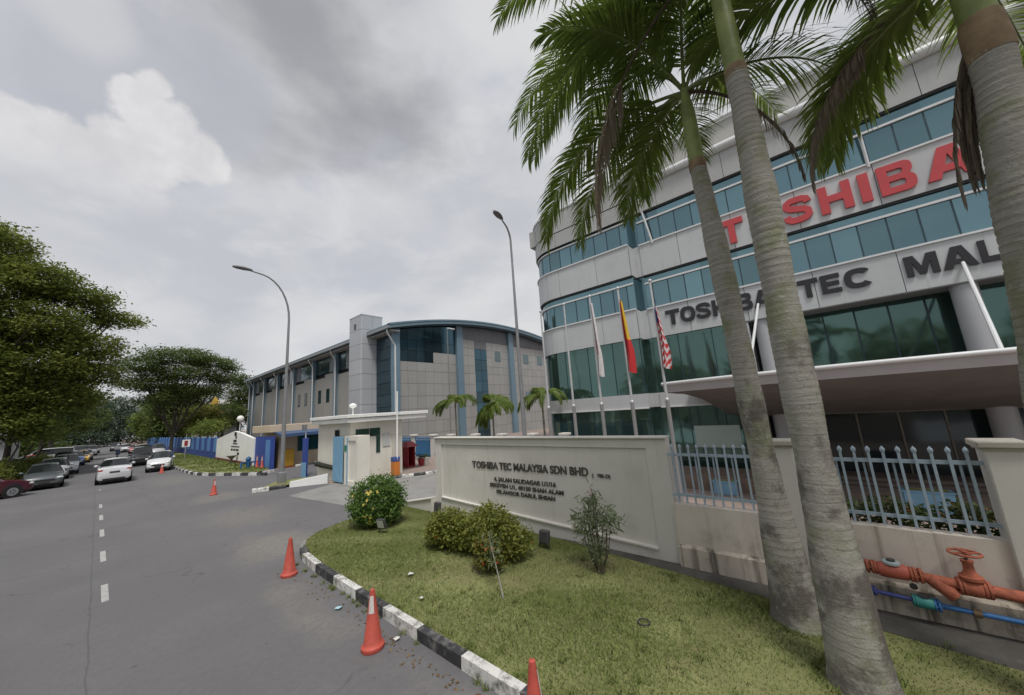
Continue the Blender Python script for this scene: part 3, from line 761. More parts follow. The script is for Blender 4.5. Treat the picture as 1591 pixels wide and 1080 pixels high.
# top storey fascias
panels(plan_main, sm0, sm1, [s_main(-1.85+3.6*k) for k in range(-4,4)], LV['top'], 16.05, clad)
panels(plan_left, sl0, sl1, pan_cut_left, LV['top']-.4+.0, 15.12, clad, .02)
strip('groove', shadow_gap, ofb, plan_left, sl0, sl1, 15.12, 15.2, -.4, -.03)
panels(plan_left, sl0, sl1, pan_cut_left, 15.2, 16.7, clad, .02)
strip('coping', sill_m, ofb, plan_left, sl0, sl1, 16.7, 16.84, -.5, .08)
b = MB(); pts = []
for i in range(30):
    p, n_ = plan_left(sl0+(sl1-2-sl0)*i/29); pts.append((p.x-n_.x*.3, p.y-n_.y*.3, 17.25))
b.tube(pts, .035, 8); rl = b.build('roof_rail', sill_m, ofb)
for i in range(0, 30, 4): piece('rail_post', sill_m, rl, (pts[i][0], pts[i][1], 17.03), (.04,.04,.42))
# rounded white cornice tube and set-back attic on the main block
b = MB(); b.tube([(20.93,y,16.27) for y in (-14, -5, 2, 6.7)], .24, 16); b.build('cornice', sill_m, ofb, smooth=True)
b = MB(); b.box(21.0,22.6,-14,6.7,16.05,16.3); b.build('roof_ledge', clad, ofb)
for k in range(-5, 2):
    pbox('attic_panel', mat('attic_panel', (.43,.425,.40), .5, .03, .7), ofb, 22.5, 22.7, 4.3*k+.02, 4.3*k+4.28, 16.3, 18.9)
pbox('attic_backing', shadow_gap, ofb, 22.62, 30, -20, 8.4, 16.25, 18.88)
b = MB(); b.tube([(22.4,-20,19.0),(22.4,8.3,19.0)], .12, 12); b.build('attic_trim', sill_m, ofb, smooth=True)
b = MB(); b.tube([(22.5,-20,19.75),(22.5,8.3,19.75)], .05, 8); o = b.build('roof_rail', sill_m, ofb)
for y in range(-12, 9, 2): piece('rail_post', sill_m, o, (22.5, y, 19.4), (.05,.05,.7))
MB().box(21.5,40,-14,6.6,14.6,16.2).build('roof', clad, ofb); MB().box(20.9,34,7.7,15.0,15.2,16.5).build('roof', clad, ofb)

# lower floors: flush green curtain wall on the left, glass set back behind columns on the right
strip('storey_band', clad_l, ofb, plan_left, sl0, sl1, LV['b1'], LV['b1t'], -.5, 0)
strip('storey_band', clad_l, ofb, plan_main, s_main(2.0), sm1, LV['b1'], LV['b1t'], -.5, 0)
strip('sill', sill_m, ofb, plan_left, sl0, sl1, LV['b1']-.06, LV['b1']+.02, -.2, .06)
strip('sill', sill_m, ofb, plan_main, s_main(2.0), sm1, LV['b1']-.06, LV['b1']+.02, -.2, .06)
low_left = [s_left(7.3+1.72*k) for k in range(0, 10)]
low_main = [s_main(1.9+1.72*k) for k in range(0, 3)]
for z0, z1 in ((LV['b1t'], LV['f2']), (-1.3, LV['b1']-.06)):
    windows(plan_left, sl0, sl1, low_left, z0, z1, z1, -.12, g_green, trans=False)
    windows(plan_main, s_main(2.0), sm1, low_main, z0, z1, z1, -.12, g_green, trans=False)
pbox('recess_glass', g_green, ofb, 21.15, 21.2, 6.7, 7.3, -1.3, LV['f2'])
pbox('return_glass', g_green, ofb, 20.42, 21.2, 7.17, 7.21, -1.3, LV['f2'])
pbox('frosted_film', mat('frosted_film', (.42,.52,.48), .5, .03, 2), ofb, 21.075, 21.095, 3.1, 5.2, .15, 1.27)
# recessed part
pbox('soffit', mat('soffit', (.30,.30,.30), .7, .05, 1), ofb, 21.02, 22.6, -14, 1.98, 6.40, 6.47)
rec = [-14+1.09*k-.02 for k in range(0,15)]
for a, b_ in zip(rec[:-1], rec[1:]):
    pbox('window_pane', g_green, ofb, 22.36, 22.42, a, b_, 3.2, 6.4)
    pbox('mullion', frame_d, ofb, 22.32, 22.36, b_-.03, b_+.03, 3.2, 6.4)
pbox('return_panel', clad_l, ofb, 21.05, 22.4, 1.92, 2.0, -1.3, 6.4)
col_m = mat('column_grey', (.40,.41,.43), .45, .04, 1)
for y in (1.35, -5.1, -11.5):
    MB().lathe([(.36,-1.3),(.36,6.41)], (21.45,y,0), 24).build('column', col_m, ofb, smooth=True)
# entrance: dark glazing with slender posts, seen under the canopy
ent_post = mat('entrance_post', (.16,.14,.11), .4, .1, 3)
for k in range(-12, 2):
    y = 1.3*k
    pbox('entrance_pane', g_dark, ofb, 22.36, 22.40, y-1.27, y, -1.25, 1.6)
    pbox('entrance_post', ent_post, ofb, 22.30, 22.38, y-.03, y+.03, -1.25, 1.6)
pbox('lintel', mat('soffit_beam', (.30,.26,.22), .7, .12, 2, dirt=(.2,.17,.13), dirt_amt=.5), ofb, 22.2, 22.45, -14, 1.9, 1.6, 3.2)
# canopy: thin bowed edge, soffit sloping down to the entrance
def bow(y):
    return 15.05+.36*((y+.3)/2.2)**2*.5 if y > -.3 else 15.05+.09*((y+.3)/2.2)**2*1.6
ysC = [5.0-.5*i for i in range(0, 31)]
b = MB(); b.tube([(bow(y), y, 3.46) for y in ysC], .075, 10); cano = b.build('canopy', sill_m, ofb, smooth=True)
b = MB()
vs_ = []; 
for y in ysC: vs_ += [(bow(y)+.05,y,3.40),(bow(y)+.16,y,3.08)]
b.add(vs_, [(2*i,2*i+2,2*i+3,2*i+1) for i in range(len(ysC)-1)]); b.build('canopy_fascia', mat('canopy_grey', (.44,.44,.455), .5, .05, 1), cano)
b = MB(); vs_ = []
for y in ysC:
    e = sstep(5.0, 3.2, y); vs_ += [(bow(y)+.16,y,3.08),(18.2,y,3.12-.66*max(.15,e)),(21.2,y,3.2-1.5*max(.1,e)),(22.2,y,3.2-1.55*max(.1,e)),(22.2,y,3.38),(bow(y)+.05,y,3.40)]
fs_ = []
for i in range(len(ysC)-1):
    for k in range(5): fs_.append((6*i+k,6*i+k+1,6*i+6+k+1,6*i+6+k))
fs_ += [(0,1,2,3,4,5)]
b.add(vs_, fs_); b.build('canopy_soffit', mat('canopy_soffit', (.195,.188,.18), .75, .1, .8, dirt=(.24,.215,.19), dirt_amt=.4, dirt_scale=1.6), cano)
for y in (-4.06, 1.7, -9.5): 
    y2 = y-1.1 if y < 0 and y > -6 else y-.35 if y > 0 else y
    MB().tube([(bow(y)+.3,y,3.46),(21.0,y2,7.2)], .055, 8).build('tie_rod', sill_m, ofb)
for y, dy in ((-3.48,.1),(5.9,.55),(-.1,.1),(-7,.1)):
    MB().tube([(20.98,y,12.2),(20.45,y+dy,16.1)], .06, 8).build('strut', sill_m, ofb)
# lettering
red_l = mat('sign_red', (.50,.055,.062), .4, .05, 2)
blk_l = mat('sign_black', (.018,.018,.022), .45, .05, 2)
T = [('T',2.39,1.31),('O',.98,-.10),('S',-.34,-1.40),('H',-1.68,-2.78),('I',-3.03,-3.36),('B',-3.62,-4.68),('A',-4.92,-6.22)]
for ch, a, b_ in T: glyph('sign_letter', ch, red_l, ofb, XR-.005, a, b_, 10.66, 11.98, .10, .055)
T2 = [('T',5.77,5.02),('O',4.98,4.22),('S',4.16,3.46),('H',3.36,2.68),('I',2.56,2.38),('B',2.26,1.56),('A',1.52,.72),
      ('T',-.26,-1.0),('E',-1.08,-1.74),('C',-1.86,-2.72),('M',-3.70,-4.58),('A',-4.66,-5.52),('L',-5.60,-6.16),('A',-6.22,-7.0),('Y',-7.0,-7.8),('S',-7.9,-8.6),('I',-8.7,-8.9),('A',-9.0,-9.8)]
for ch, a, b_ in T2: glyph('sign_letter', ch, blk_l, ofb, XR-.005, a, b_, 7.0, 7.86, .07, .045)

# forecourt bits
for (y0, y1, h, lb) in ((3.05,3.88,.5,'small pale blue box on the forecourt behind the left railing'), (-2.77,-1.68,.62,'long pale blue box on the forecourt before the entrance')):
    bl = mat('box_blue', (.18,.36,.52), .6, .08, 2)
    r = thing('planter_box', lb, 'planter', (17.4,(y0+y1)/2,-1.3))
    MB().bbox((17.55,(y0+y1)/2,-1.3+h/2),(.5,y1-y0,h),.02).build('box', bl, r)
    MB().bbox((17.55,(y0+y1)/2,-1.3+h+.015),(.56,y1-y0+.06,.05),.01).build('rim', bl, r)
    MB().box(17.36,17.74,y0+.06,y1-.06,-1.3+h+.035,-1.3+h+.05).build('soil', soil, r)
MB().box(17.9,20.3,2.2,14.5,-1.31,-.72).build('raised_bed', mat('bed_brown', (.20,.145,.115), .9, .15, 2), None, label='low brown raised bed along the foot of the green glass', cat='planter')
st = thing('entrance_steps', 'broad dark steps leading up to the entrance doors', 'steps', (20.6,-4,-1.3))
for i in range(3): pbox('step', mat('step_stone', (.16,.13,.115), .7, .1, 2), st, 20.2+.35*i, 22.3, -12, 1.2, -1.3+.12*i, -1.18+.12*i)

# ================================================================== FACTORY HALL WITH CURVED ROOF
pan_m = mat('beige_panel', (.345,.345,.335), .5, .03, .4, dirt=(.29,.29,.28), dirt_amt=.4, dirt_scale=.5, streak=(.27,.27,.26), pvar=.045)
pan_s = mat('beige_panel_side', (.31,.305,.285), .6, .04, .3, dirt=(.26,.255,.24), dirt_amt=.35, dirt_scale=.4, streak=(.24,.235,.22), pvar=.03)
pan_t = mat('silver_panel', (.43,.45,.48), .4, .03, .5, pvar=.05, streak=(.34,.35,.37))
bluegrey = mat('bluegrey_pilaster', (.15,.235,.30), .5, .05, 1)
bluegrey_d = mat('bluegrey_roof', (.14,.215,.265), .5, .05, 1)
louv = mat('louvre_grey', (.16,.17,.185), .6, .05, 1)
soff = mat('eave_soffit', (.33,.35,.36), .7, .05, 1)
g_hall = glass_mat('hall_glass', (.055,.10,.125), .7, .08)
g_hall2 = glass_mat('hall_glass_blue', (.055,.115,.15), .7, .08)
g_pale = glass_mat('hall_glass_pale', (.16,.21,.22), .6, .15)
pipe_m = mat('white_pipe', (.60,.61,.62), .5, .04, 2)
hall = thing('factory_hall', 'long beige panelled hall with curved blue roof edge and silver stair tower', 'building', (28,50,-.1))
YF, XS = 28.5, 17.2
def arc(x): return 13.15-1.98*((x-31.5)/15.4)**2
MB().box(XS+.25,46,YF+.3,76,-.1,10.6).build('core', MATS['interior_dark'], hall)
MB().box(17.6,45.4,YF+.25,YF+.32,-.1,10.95).build('backing', shadow_gap, hall)
pil = [(16.9,17.6),(24.55,25.4),(33.2,34.05),(42.0,42.9)]
holes = [(17.6,21.6,8.0,14),(21.6,24.55,9.1,14),(27.3,29.4,-1,14),(25.4,33.2,10.95,14),(34.05,42.0,11.0,14),
         (30.75,31.75,8.75,9.95),(36.3,37.4,8.75,9.95),(39.4,40.6,8.75,9.95),(36.3,37.4,3.9,5.0),(39.2,40.4,3.9,5.1)]
def blocked(x0, x1, z0, z1):
    return any(x0 < h[1]-.05 and x1 > h[0]+.05 and z0 < h[3]-.05 and z1 > h[2]+.05 for h in holes)
zrows = [-.1,1.1,2.3,3.5,4.7,5.9,7.1,8.0,9.1,10.0,10.95]
for a, b_ in zip(pil[:-1], pil[1:]):
    n = round((b_[0]-a[1])/1.0); w = (b_[0]-a[1])/n
    for i in range(n):
        x0, x1 = a[1]+i*w, a[1]+(i+1)*w
        for z0, z1 in zip(zrows[:-1], zrows[1:]):
            if z1 < .8: continue
            segs = [(z0, z1)]
            if blocked(x0, x1, z0, z1):
                if any(x0 < h[1]-.3 and x1 > h[0]+.3 and z0 >= h[2]-.06 and z1 <= h[3]+.06 for h in holes[:5]): continue
                if (27.3-.3 < (x0+x1)/2 < 29.4+.3): continue
            pbox('facade_panel', pan_m, hall, x0+.012, x1-.012, YF+.19, YF+.25, z0+.012, z1-.012)
for h in holes[5:]:
    f = pbox('window', bluegrey, hall, h[0]-.03, h[1]+.03, YF+.17, YF+.25, h[2]-.03, h[3]+.03)
    pbox('pane', g_pale, hall, h[0]+.04, h[1]-.04, YF+.155, YF+.165, h[2]+.04, h[3]-.04)
# upper glazing of the first bay, in panes that follow the roof curve
def arcpane(name, m, x0, x1, z0, ztop_off=.55, y=YF+.2):
    z0a = z0
    b = MB(); b.prism([(x0,z0a),(x1,z0a),(x1,arc(x1)-ztop_off),(x0,arc(x0)-ztop_off)], y, y+.05, 'y'); return b.build(name, m, hall)
for i in range(7):
    x0 = 17.6+i*.993; x1 = x0+.993; zb = 8.0 if x1 < 21.7 else 9.1
    zz = [zb, 9.1, 10.15] if zb < 9 else [9.1, 10.15]
    for z0, z1 in zip(zz[:-1], zz[1:]): pbox('window_pane', g_hall, hall, x0+.02, x1-.02, YF+.2, YF+.25, z0+.02, z1-.02)
    arcpane('window_pane', g_hall2 if i > 1 else g_hall, x0+.02, x1-.02, 10.17)
for i in range(8): arcpane('louvre_panel', louv, 25.4+i*.975+.01, 25.4+(i+1)*.975-.01, 10.96)
for i in range(8): arcpane('louvre_panel', louv, 34.05+i*.99+.01, 34.05+(i+1)*.99-.01, 11.0)
for i in range(2):
    pbox('louvre_panel', louv, hall, 27.3+i*1.05+.01, 27.3+(i+1)*1.05-.01, YF+.2, YF+.25, 10.0, 10.95)
    for k in range(8): pbox('window_pane', g_hall2 if k%3 else g_hall, hall, 27.3+i*1.05+.02, 28.35+i*1.05-.02, YF+.2, YF+.25, .1+k*1.235+.02, .1+(k+1)*1.235-.02)
for a, b_ in pil:
    b = MB(); b.prism([(a,-.1),(b_,-.1),(b_,arc(b_)-.5),(a,arc(a)-.5)], YF-.1, YF+.28, 'y'); b.build('pilaster', bluegrey, hall)
# roof: curved edge fascia + curved shell
n = 30; xs_ = [16.15+30.7*i/n for i in range(n+1)]
b = MB()
vs_ = []
for x in xs_: vs_ += [(x,YF-.75,arc(x)-.42),(x,YF-.75,arc(x)),(x,76.5,arc(x)),(x,76.5,arc(x)-.42)]
b.add(vs_, [(4*i+k,4*i+(k+1)%4,4*i+4+(k+1)%4,4*i+4+k) for i in range(n) for k in range(4)]+[(0,1,2,3),(4*n+3,4*n+2,4*n+1,4*n)])
roof = b.build('roof', bluegrey_d, hall)
b = MB(); vs_ = []
for x in xs_: vs_ += [(x,YF-.80,arc(x)-.12),(x,YF-.80,arc(x)+.04),(x,YF-.4,arc(x)+.04),(x,YF-.4,arc(x)-.12)]
b.add(vs_, [(4*i+k,4*i+(k+1)%4,4*i+4+(k+1)%4,4*i+4+k) for i in range(n) for k in range(4)]+[(0,1,2,3),(4*n+3,4*n+2,4*n+1,4*n)]); b.build('roof_edge', bluegrey, roof)
MB().box(16.12,16.42,YF-.7,76.5,10.82,11.02).build('gutter', mat('gutter', (.30,.31,.32), .5, .05, 1), roof)
MB().box(16.42,17.3,YF-.6,76.4,10.60,10.70).build('soffit', soff, roof)
# long side: pilasters, ribbon glazing, small windows, downpipes
sideY = [28.5,32,34.5,40.9,47.4,54.3,61.0,67.6,73.6,76]
for i, (a, b_) in enumerate(zip(sideY[:-1], sideY[1:])):
    if i == 1: continue
    if i == 0:
        for k in range(9): pbox('window_pane', g_hall, hall, XS-.02, XS+.06, a+.35, b_, .5+k*1.11+.02, .5+(k+1)*1.11-.02)
        continue
    n = max(1, round((b_-a)/3.2)); w = (b_-a)/n
    for k in range(n):
        pbox('side_panel', pan_s, hall, XS, XS+.2, a+k*w+.008, a+(k+1)*w-.008, -.1, 8.1 if k%2 else 8.45)
    m_ = 3
    for k in range(m_):
        w2 = (b_-a)/m_; pbox('window_pane', g_hall if (k+i)%3 else louv, hall, XS+.04, XS+.10, a+k*w2+.03, a+(k+1)*w2-.03, 8.47 if i != 3 else 8.6, 10.6)
    pbox('pilaster', bluegrey, hall, XS-.28, XS+.1, b_-.28, b_+.28, -.1, 10.6)
    MB().tube([(XS-.36,b_-.42,-.1),(XS-.36,b_-.42,9.6),(16.3,b_-.42,10.5),(16.3,b_-.42,10.85)], .07, 8).build('downpipe', pipe_m, hall)
MB().tube([(XS-.1,YF-.1,-.1),(XS-.1,YF-.1,9.3),(16.3,YF-.1,10.5),(16.3,YF-.1,10.85)], .08, 8).build('downpipe', pipe_m, hall)
for y, m_ in ((36.6,g_hall),(43.2,g_hall),(45.6,g_hall),(50.0,louv),(52.4,louv)):
    pbox('window', frame_d, hall, XS-.02, XS+.02, y-.45, y+.45, 5.1, 6.7); pbox('pane', m_, hall, XS-.035, XS-.025, y-.38, y+.38, 5.17, 6.63)
# stair tower, rounded front edge below the eave
tw = []
for k in range(9):
    z0 = 12.9-1.45*(k+1); z1 = 12.9-1.45*k
    p = hall
    pbox('tower_panel', pan_t, hall, 15.62, 15.7, 32.02, 34.38, z0+.015, z1-.015)
    for i in range(2): pbox('tower_panel', pan_t, hall, 15.7+i*1.05+.012, 16.75+i*1.05-.012, 31.92, 32.0, z0+.015, z1-.015)
    b = MB(); pts = [(15.70-.08+.10*(1-math.cos(t)), 32.02-.10*math.sin(t)) for t in (0, .5, 1.0, 1.57)]
    b.prism(pts+[(15.72,32.03)], z0+.015, z1-.015, 'z'); b.build('corner_trim', pan_t, hall)
MB().box(15.68,17.8,31.98,34.4,-.1,12.85).build('tower_core', mat('tower_joint', (.12,.125,.135), .6), hall)
MB().box(15.6,17.82,31.9,34.42,12.86,12.95).build('tower_cap', pan_t, hall)
pbox('window', g_dark, hall, 15.60, 15.63, 33.0, 33.4, 11.6, 12.15)

# ================================================================== GUARDHOUSE 1, gate, barrier
gh = thing('guardhouse', 'small cream guardhouse with flat white slab roof beside the gate', 'guardhouse', (9,18,0))
cream_w = mat('bright_cream', (.74,.715,.64), .85, .04, .8, bump=.1, bscale=90, streak=(.6,.57,.5), spec=.25)
MB().box(7.66,10.35,16.6,20.3,0,2.72).build('wall', cream_w, gh)
b = MB(); b.bbox((9.45,18.25,2.80),(4.25,4.2,.18),.02); b.build('roof', white_wall, gh)
MB().bbox((9.45,18.25,3.0),(4.4,4.35,.16),.02).build('roof_edge', white_wall, gh)
gg = glass_mat('guard_glass', (.06,.13,.10), .6, .08)
for x0, x1, z0, z1 in ((7.9,8.55,2.0,2.38),(8.58,9.12,2.0,2.38),(8.92,9.12,1.2,1.98)):
    pbox('window', frame_d, gh, x0, x1, 16.57, 16.6, z0, z1); pbox('pane', gg, gh, x0+.04, x1-.04, 16.55, 16.565, z0+.04, z1-.04)
pbox('window', frame_d, gh, 7.62, 7.66, 17.75, 18.2, 2.05, 2.4); pbox('pane', g_dark, gh, 7.605, 7.615, 17.79, 18.16, 2.09, 2.36)
pbox('notice_board', mat('notice', (.55,.55,.53), .6, .03, 5), gh, 9.25, 9.65, 16.56, 16.6, 1.45, 2.1)
pbox('door', mat('door_cream', (.60,.57,.50), .6, .04, 2), gh, 9.75, 10.22, 16.55, 16.6, .05, 2.0)
b = MB(); b.tube([(9.3,19.9,3.08),(9.3,19.9,3.5)], .03, 8); b.lathe([(.04,3.48),(.2,3.58),(.22,3.66),(.12,3.74),(.02,3.78)], (9.3,19.9,0), 14)
b.build('roof_lamp', white_wall, None, smooth=True, label='white dome lamp on the guardhouse roof', cat='lamp')
b = MB(); b.tube([(7.56,18.1,.62),(7.54,20.1,.72)], [.10,.13], 10); b.build('rolled_bundle', mat('dark_bundle', (.025,.03,.02), .95, .3, 6, bump=.6, bscale=40), None, label='dark rolled bundle fixed along the cream guardhouse wall', cat='bundle')
# sliding gate leaf and pillar
gate_b = mat('gate_blue', (.20,.40,.58), .5, .06, 3, dirt=(.15,.25,.34), dirt_amt=.4, dirt_scale=6)
gate = thing('gate', 'light blue slatted steel gate leaf standing open by the guardhouse', 'gate', (7.42,17.3,0))
pbox('frame', gate_b, gate, 7.40, 7.44, 16.8, 17.82, 2.02, 2.10); pbox('frame', gate_b, gate, 7.40, 7.44, 16.8, 17.82, .06, .14)
pbox('frame', gate_b, gate, 7.40, 7.44, 16.8, 17.82, 1.0, 1.06)
for i in range(9): pbox('slat', gate_b, gate, 7.385, 7.415, 16.8+i*.114, 16.8+i*.114+.088, .10, 2.06)
gp = thing('gate_pillar', 'thick cream gate pillar with a recessed face and green plate', 'pillar', (7.7,16.1,0))
b = MB(); b.box(7.50,8.0,15.45,16.72,0,2.12); b.build('body', cream_w, gp)
b = MB(); b.box(7.44,7.50,15.45,15.62,0,2.12); b.box(7.44,7.50,16.35,16.72,0,2.12); b.box(7.44,7.50,15.62,16.35,1.92,2.12); b.box(7.44,7.50,15.62,16.35,0,.18); b.build('frame', cream_w, gp)
pbox('edge_strip', gate_b, gp, 7.425, 7.44, 16.36, 16.46, .05, 2.05)
pbox('plate', mat('plate_green', (.03,.22,.12), .4, .05, 4), gp, 7.415, 7.435, 16.48, 16.66, 1.45, 1.72)
# low white wall from the island to the gate
b = MB()
P0 = [(5.95,18.82),(7.25,17.95)]
d = Vector((P0[1][0]-P0[0][0], P0[1][1]-P0[0][1])).normalized(); nn = Vector((-d.y, d.x))*.09
vs_ = []
for (x,y), h in ((P0[0],.24),(P0[1],.42)): vs_ += [(x+nn.x,y+nn.y,-.02),(x-nn.x,y-nn.y,-.02),(x-nn.x,y-nn.y,h),(x+nn.x,y+nn.y,h)]
b.add(vs_, [(0,1,2,3),(7,6,5,4)]+[(k,(k+1)%4,4+(k+1)%4,4+k) for k in range(4)])
b.build('low_wall', white_wall, None, label='low white wall rising from the kerb to the gate leaf', cat='wall')
# boom barrier
bar = thing('boom_barrier', 'orange barrier post with blue top and raised white arm', 'barrier', (9.5,15.85,0))
MB().bbox((9.5,15.85,.36),(.30,.34,.72),.02).build('housing', mat('barrier_orange', (.62,.20,.035), .5, .05, 3), bar)
MB().bbox((9.5,15.85,.83),(.31,.35,.22),.02).build('top', mat('barrier_blue', (.06,.10,.30), .5, .05, 3), bar)
MB().tube([(9.52,15.72,.8),(9.56,15.72,4.1)], [.05,.03], 8).build('arm', white_wall, bar)
# red sentry shelter, small pots
sh = thing('sentry_shelter', 'small red shelter with a pitched roof past the barrier', 'shelter', (11.9,18.2,0))
redp = mat('shelter_red', (.30,.025,.035), .5, .08, 3)
b = MB(); b.box(11.45,11.5,17.8,18.5,0,1.12); b.box(11.88,11.93,17.8,18.5,0,1.12); b.box(11.5,11.88,18.43,18.5,0,1.12); b.box(11.5,11.88,17.8,18.43,0,.08); b.build('walls', redp, sh)
b = MB(); b.add([(11.33,17.65,1.12),(12.05,17.65,1.12),(12.05,18.65,1.12),(11.33,18.65,1.12),(11.52,17.95,1.40),(11.86,17.95,1.40),(11.86,18.35,1.40),(11.52,18.35,1.40)],
                [(0,1,5,4),(1,2,6,5),(2,3,7,6),(3,0,4,7),(4,5,6,7),(3,2,1,0)]); b.build('roof', redp, sh)
for i, (x, y, m_, lb) in enumerate(((12.25,17.7,redp,'small red pot standing right of the red shelter'),(12.6,17.75,cream,'small cream pot with a green plant by the railing'))):
    r = thing('plant_pot', lb, 'pot', (x,y,0)); MB().lathe([(.13,0),(.18,.34),(.20,.36),(.2,.4)], (x,y,0), 12).build('pot', m_, r)
    P = np.array([x,y,.5])+rng.normal(size=(60,3))*np.array([.1,.1,.09]); quads('leaves', leaf_quads(P, rng, .14), rng.random(60), leaf_mat('shrub_leaf', (.03,.065,.015), (.12,.18,.04)), r)
# inner blue railing with cream pillars
fb = thing('inner_fence', 'blue steel yard fence with cream pillars behind the sign wall', 'fence', (15,16,-.5))
gbl = mat('fence_blue', (.06,.19,.36), .5, .06, 3)
py = [24.8,22.5,20.2,18.3,16.0,13.8,11.6,9.6]
for i, y in enumerate(py):
    z = gz(15,y); p = MB().box(14.85,15.15,y-.15,y+.15,z,1.40).build('pillar', cream, fb)
    MB().bbox((15,y,1.45),(.46,.46,.12),.02).build('pillar_cap', cream, p)
for y1_, y0_ in zip(py[:-1], py[1:]):
    z = gz(15,(y0_+y1_)/2)
    pbox('rail', gbl, fb, 14.97, 15.03, y0_+.16, y1_-.16, 1.18, 1.26); pbox('rail', gbl, fb, 14.97, 15.03, y0_+.16, y1_-.16, z+.2, z+.28)
    k = int((y1_-y0_-.3)/.16)
    for j in range(k): pbox('fence_bar', gbl, fb, 14.94, 14.97, y0_+.2+j*.16, y0_+.24+j*.16, z+.1, 1.38)
pbox('back_sheet', gbl, fb, 15.04, 15.06, 9.6, 24.8, -.9, 1.1)

# ================================================================== NEIGHBOUR: blue wall, white sign wall, second guardhouse
bl_d = mat('royal_blue_paint', (.035,.075,.32), .6, .08, 1.2, streak=(.035,.06,.2))
bl_l = mat('sky_blue_paint', (.10,.25,.52), .6, .08, 1.2)
nb = thing('blue_wall', 'long royal blue wall with light blue upright stripes beyond the driveway', 'wall', (7.55,60,0))
MB().box(7.55,7.75,43.6,118,0,2.05).build('wall', bl_d, nb)
y = 44.2
while y < 116:
    w = 1.25; b = MB(); b.prism([(y,.72),(y+w,.72),(y+w,2.02),(y+w*.5,2.18),(y,2.02)], 7.50, 7.56, 'x'); b.build('stripe', bl_l, nb); y += 3.15
nb2 = thing('blue_wall', 'short blue wall panel beside the second driveway', 'wall', (7.6,29.5,0))
MB().box(7.55,7.75,27.7,31.4,0,2.12).build('wall', bl_d, nb2); pbox('stripe', bl_l, nb2, 7.50, 7.55, 27.95, 28.75, .12, 1.9)
ws = thing('sign_wall', 'white gabled sign wall with stacked black lettering set in the blue wall', 'sign', (7.5,37.5,0))
b = MB(); b.prism([(31.4,0),(43.6,0),(43.6,1.95),(39.2,2.40),(37.2,2.60),(35.2,2.45),(31.4,2.0)], 7.42, 7.62, 'x'); b.build('wall', white_wall, ws)
b = MB(); b.box(7.36,7.42,31.4,43.6,.02,.30); b.build('base_band', mat('brick_red_band', (.18,.05,.045), .8, .1, 3), ws)
def stamp(z0, z1, parts):
    for a, b_ in parts: pbox('letter', blk_l, ws, 7.405, 7.42, a, b_, z0, z1)
stamp(2.22,2.52,[(36.3,37.0)]); stamp(1.98,2.22,[(36.2,36.6)]); stamp(1.55,1.64,[(35.9,37.3)]); stamp(1.72,1.9,[(36.2,37.2)])
stamp(1.32,1.40,[(35.2,37.9)]); stamp(1.04,1.18,[(35.4,36.2),(36.4,37.1),(37.3,37.9)]); stamp(.74,.92,[(35.2,35.8)])
b = MB(); b.lathe([(.10,0),(.08,.35),(.3,.55),(.36,.6),(.05,.62)], (7.05,35.6,.12), 14); b.build('stone_bowl', mat('bowl_stone', (.12,.11,.09), .8, .15, 4), None, label='dark stone bowl on a pedestal before the white sign', cat='bowl')
g2 = thing('guardhouse', 'cream neighbour guardhouse with blue awning and dark teal window', 'guardhouse', (10,29.5,0))
MB().box(8.15,12.3,28.3,32,0,2.35).build('wall', mat('warm_cream', (.58,.48,.36), .8, .05, 1, streak=(.45,.37,.28)), g2)
MB().bbox((10.2,30.0,2.62),(5.4,4.4,.5),.03).build('roof', MATS['warm_cream'], g2)
b = MB(); b.prism([(26.6,2.05),(28.3,2.42),(28.3,2.47),(26.6,2.25)], 7.75, 11.6, 'x'); b.build('awning', mat('awning_blue', (.055,.10,.21), .5, .08, 2), g2)
pbox('window', frame_d, g2, 9.3, 10.9, 28.25, 28.3, .95, 2.1); pbox('pane', glass_mat('teal_dark', (.02,.09,.10), .6, .08), g2, 9.36, 10.84, 28.23, 28.245, 1.0, 2.05)
cb = thing('cabinet', 'yellow metal cabinet against the neighbour guardhouse', 'cabinet', (8.5,27.6,0))
ym = mat('cabinet_yellow', (.48,.27,.025), .6, .08, 3); MB().bbox((8.55,27.75,.62),(.62,.5,1.15),.02).build('body', ym, cb); pbox('door', ym, cb, 8.28, 8.82, 27.47, 27.5, .12, 1.12); pbox('plinth', redp, cb, 8.22, 8.88, 27.46, 28.02, 0, .06)
kerb([(8.9,27.3),(11.5,27.3)], .6, .14, .14, [white_paint, black_paint], 0)
bp = thing('gate_post', 'tall dark blue gate post with a grey floodlight on top', 'post', (7.46,21.5,0))
MB().bbox((7.46,21.5,1.02),(.16,.42,2.04),.01).build('post', bl_d, bp); MB().box(7.36,7.42,21.2,21.75,0,.75).build('foot_plate', gate_b, bp)
MB().tube([(7.46,21.5,2.03),(7.46,21.5,2.5)], .03, 8).build('bracket', sill_m, bp); MB().bbox((7.4,21.55,2.62),(.14,.42,.30),.02).build('floodlight', mat('lamp_grey', (.22,.22,.24), .5, .05, 3), bp)
hy = thing('hydrant', 'blue fire hydrant on the black and white kerb', 'hydrant', (6.85,29.9,.12))
hb = mat('hydrant_blue', (.015,.09,.22), .45, .08, 5)
MB().lathe([(.20,.10),(.20,.16),(.13,.18),(.13,.62),(.17,.64),(.17,.72),(.10,.82),(.03,.88)], (6.85,29.9,0), 14).build('barrel', hb, hy, smooth=True)
MB().tube([(6.85,29.9,.5),(6.45,29.75,.5),(6.4,29.7,.12)], .07, 8).build('outlet', hb, hy); MB().tube([(6.85,29.9,.5),(7.15,29.6,.5),(7.2,29.5,.12)], .07, 8).build('outlet', hb, hy)
sp = thing('road_sign', 'small red and white sign on a pole in front of the blue wall', 'sign', (5.85,48.5,.13))
